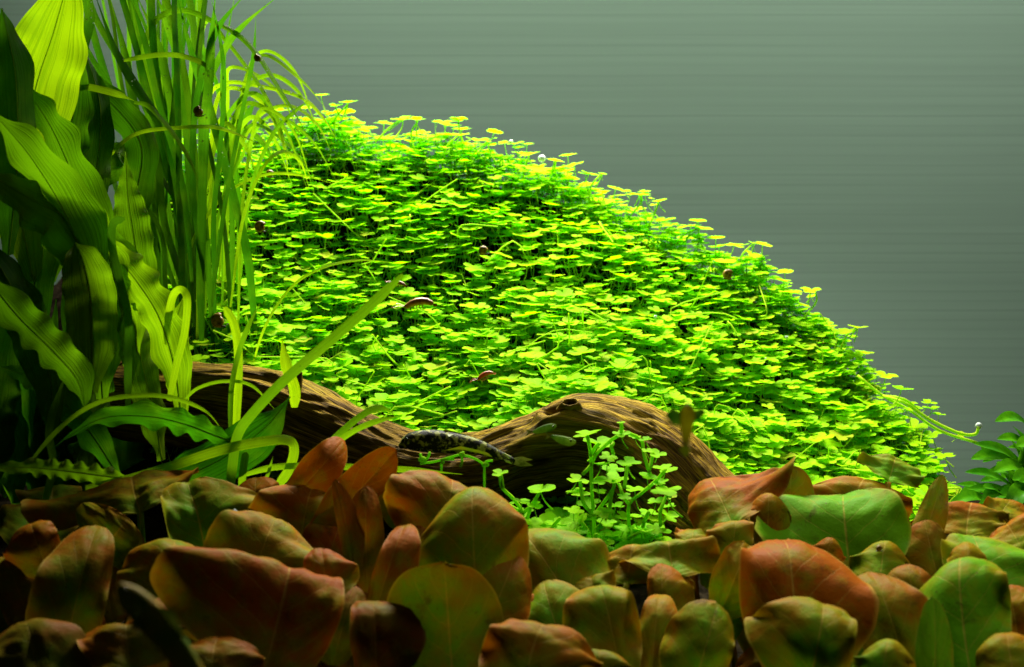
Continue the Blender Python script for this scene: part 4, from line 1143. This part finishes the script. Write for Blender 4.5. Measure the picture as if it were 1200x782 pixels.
fish('blurred_fish', 'blurred olive and orange fish close to the glass at the bottom left', [(138, 686, .30), (152, 700, .30), (175, 722, .30), (200, 752, .30), (222, 782, .30), (240, 806, .30)], [10, 30, 36, 34, 28, 20], [M_FISHO], .6,
     fins=[('dorsal_fin', [(178, 708, .30), (204, 716, .30), (218, 748, .30), (200, 742, .30)], M_FIN), ('tail_fin', [(236, 800, .30), (268, 812, .30), (256, 830, .30), (230, 836, .30)], M_FISHY),
           ('pectoral_fin', [(160, 712, .296), (152, 736, .296), (170, 740, .296)], M_FIN)], eye=(148, 692, .292, 3.0))

# ------------------------------------------------------------------ shrimps
def shrimp(label, x, y, Y, ang, L, mat, flip=1):
    a = math.radians(ang); ux, uy = math.cos(a), math.sin(a)
    def q(s, t, dy=0): return P(x + ux * s * L - uy * t * L, y + uy * s * L + ux * t * L, Y + dy)
    root = thing('shrimp', label, 'shrimp', q(0, .15), 'shrimps in the clover')
    g = Geo(); m = px2m(1, Y)
    C = catmull([q(-.5, .02), q(-.25, -.06), q(0, -.08), q(.25, -.02), q(.42, .1)], 12)
    g.tube(C, [m * L * (.02 + .10 * math.sin(math.pi * (i + 1) / 14) ** .6) * (1 + .12 * (i % 2)) for i in range(13)], 8); g.build('body', mat, root)
    g = Geo(); g.add([q(.40, .08), q(.55, .10), q(.54, .2), q(.42, .2), q(.46, .14, -.001)], [(0, 1, 4), (1, 2, 4), (2, 3, 4), (3, 0, 4)]); g.build('tail_fan', mat, root)
    for dy in (-.001, .001):
        g = Geo(); g.tube(catmull([q(-.48, 0), q(-.7, -.10 - dy * 40, dy), q(-.95, -.05, dy * 2)], 6), m * .5, 4); g.build('antenna', mat, root)
    for k in range(5):
        g = Geo(); g.tube([q(-.3 + .1 * k, 0), q(-.34 + .1 * k, .12, -.001), q(-.30 + .1 * k, .2)], m * .5, 4); g.build('leg', mat, root)
    g = Geo(); g.ball(q(-.46, -.03, -.001), m * 1.2, 8, 5); g.build('eye', M_EYE, root)
shrimp('small red shrimp on a leaf low in the middle of the mound', 569, 440, .725, -28, 22, M_SHRIMP)
shrimp('dark red brown shrimp in the left part of the mound', 492, 356, .775, -12, 36, M_SHRIMPD)
shrimp('small dark shrimp at the tip of the long diagonal strap leaf', 468, 333, .77, 5, 18, M_SHRIMPD)

# ------------------------------------------------------------------ snails
def snail(label, x, y, Y, size, ang=0):
    root = thing('snail', label, 'snail', P(x, y + size * .4, Y), 'snails on the plants')
    size *= rng.uniform(.62, .8)
    m = px2m(size, Y); c = P(x, y, Y); g = Geo()
    ca, sa = math.cos(math.radians(ang)), math.sin(math.radians(ang))
    pts = []; rr = []
    for i in range(26):
        f = i / 33; th = f * 2.6 * 6.283; R = m * .30 * (1 - f) ** 1.1
        lx, lz = math.cos(th) * R, math.sin(th) * R
        ly = -f * m * .22
        pts.append(c + Vector((lx * ca - lz * sa, ly, lx * sa + lz * ca))); rr.append(m * .27 * (1 - f) ** .8 + m * .015)
    g.tube(pts, rr, 10); g.build('shell', M_SHELL, root)
    g = Geo(); g.tube(catmull([c + Vector((-m * .45, 0, -m * .36)), c + Vector((0, 0, -m * .42)), c + Vector((m * .5, 0, -m * .36))], 8), [m * .05, m * .1, m * .13, m * .14, m * .14, m * .13, m * .12, m * .1, m * .05], 7, .6); g.build('foot', M_FOOT, root)
    for d in (-.5, .5):
        g = Geo(); g.tube([c + Vector((m * .45, d * m * .1, -m * .34)), c + Vector((m * .62, d * m * .3, -m * .24))], [m * .03, m * .015], 5); g.build('tentacle', M_FOOT, root)
for a in [('dark brown snail on a leaf at the mound left end, right of the grass', 305, 266, .80, 19, 20), ('small brown snail near the mound top beside the grass', 316, 204, .90, 13, 0), ('dark snail on the vertical grass blades', 233, 131, .745, 16, 70),
          ('tiny dark snail hanging under an arching grass blade', 302, 68, .755, 12, 90), ('red brown snail in the upper middle of the mound', 566, 294, .845, 17, 0), ('brown snail on the right crest of the mound', 853, 322, .895, 16, 30),
          ('dark brown snail at the foot of the grass by the driftwood', 256, 376, .735, 24, 60), ('brown snail behind the grass at the top left', 95, 61, .73, 20, 40), ('small snail on a curled lotus leaf at the lower right', 1030, 643, .505, 12, 0)]:
    snail(*a)

# ------------------------------------------------------------------ air bubbles
for lab, x, y, Y, r in (('large silvery air bubble among the leaves on the mound crest', 635, 186, .955, 4.5), ('round air bubble at the tip of the trailing runner', 1147, 499, .789, 4.0), ('single air bubble on the olive lotus leaf at lower left', 275, 600, .53, 3.2)):
    g = Geo(); g.ball(P(x, y, Y), px2m(r, Y), 16, 10); tag(g.build('air_bubble', M_BUBBLE), lab, 'bubble', 'larger air bubbles')
g = Geo()
for _ in range(240):
    i = rng.randrange(NL); p, r, d, u, k = leaves[i]
    if d > 0.003 or u < .3: continue
    if u < .75 and rng.random() < .6: continue
    g.ball(p + Vector((rng.gauss(0, r * .4), rng.gauss(0, r * .4), .0014)), rng.triangular(.0005, .0017, .0008), 8, 5)
for pts, w, c, roll in BL[:14]:
    C = catmull([P(*q) for q in pts], 80)
    for i in range(9):
        p = C[rng.randrange(20, 80)]
        g.ball(p + Vector((rng.gauss(0, .0015), -.001, rng.gauss(0, .001))), rng.uniform(.0003, .0006), 6, 4)
o = g.build('air_bubbles', M_BUBBLE); o['kind'] = 'stuff'; tag(o, 'many tiny silvery air bubbles clinging to leaves and blades', 'bubbles')
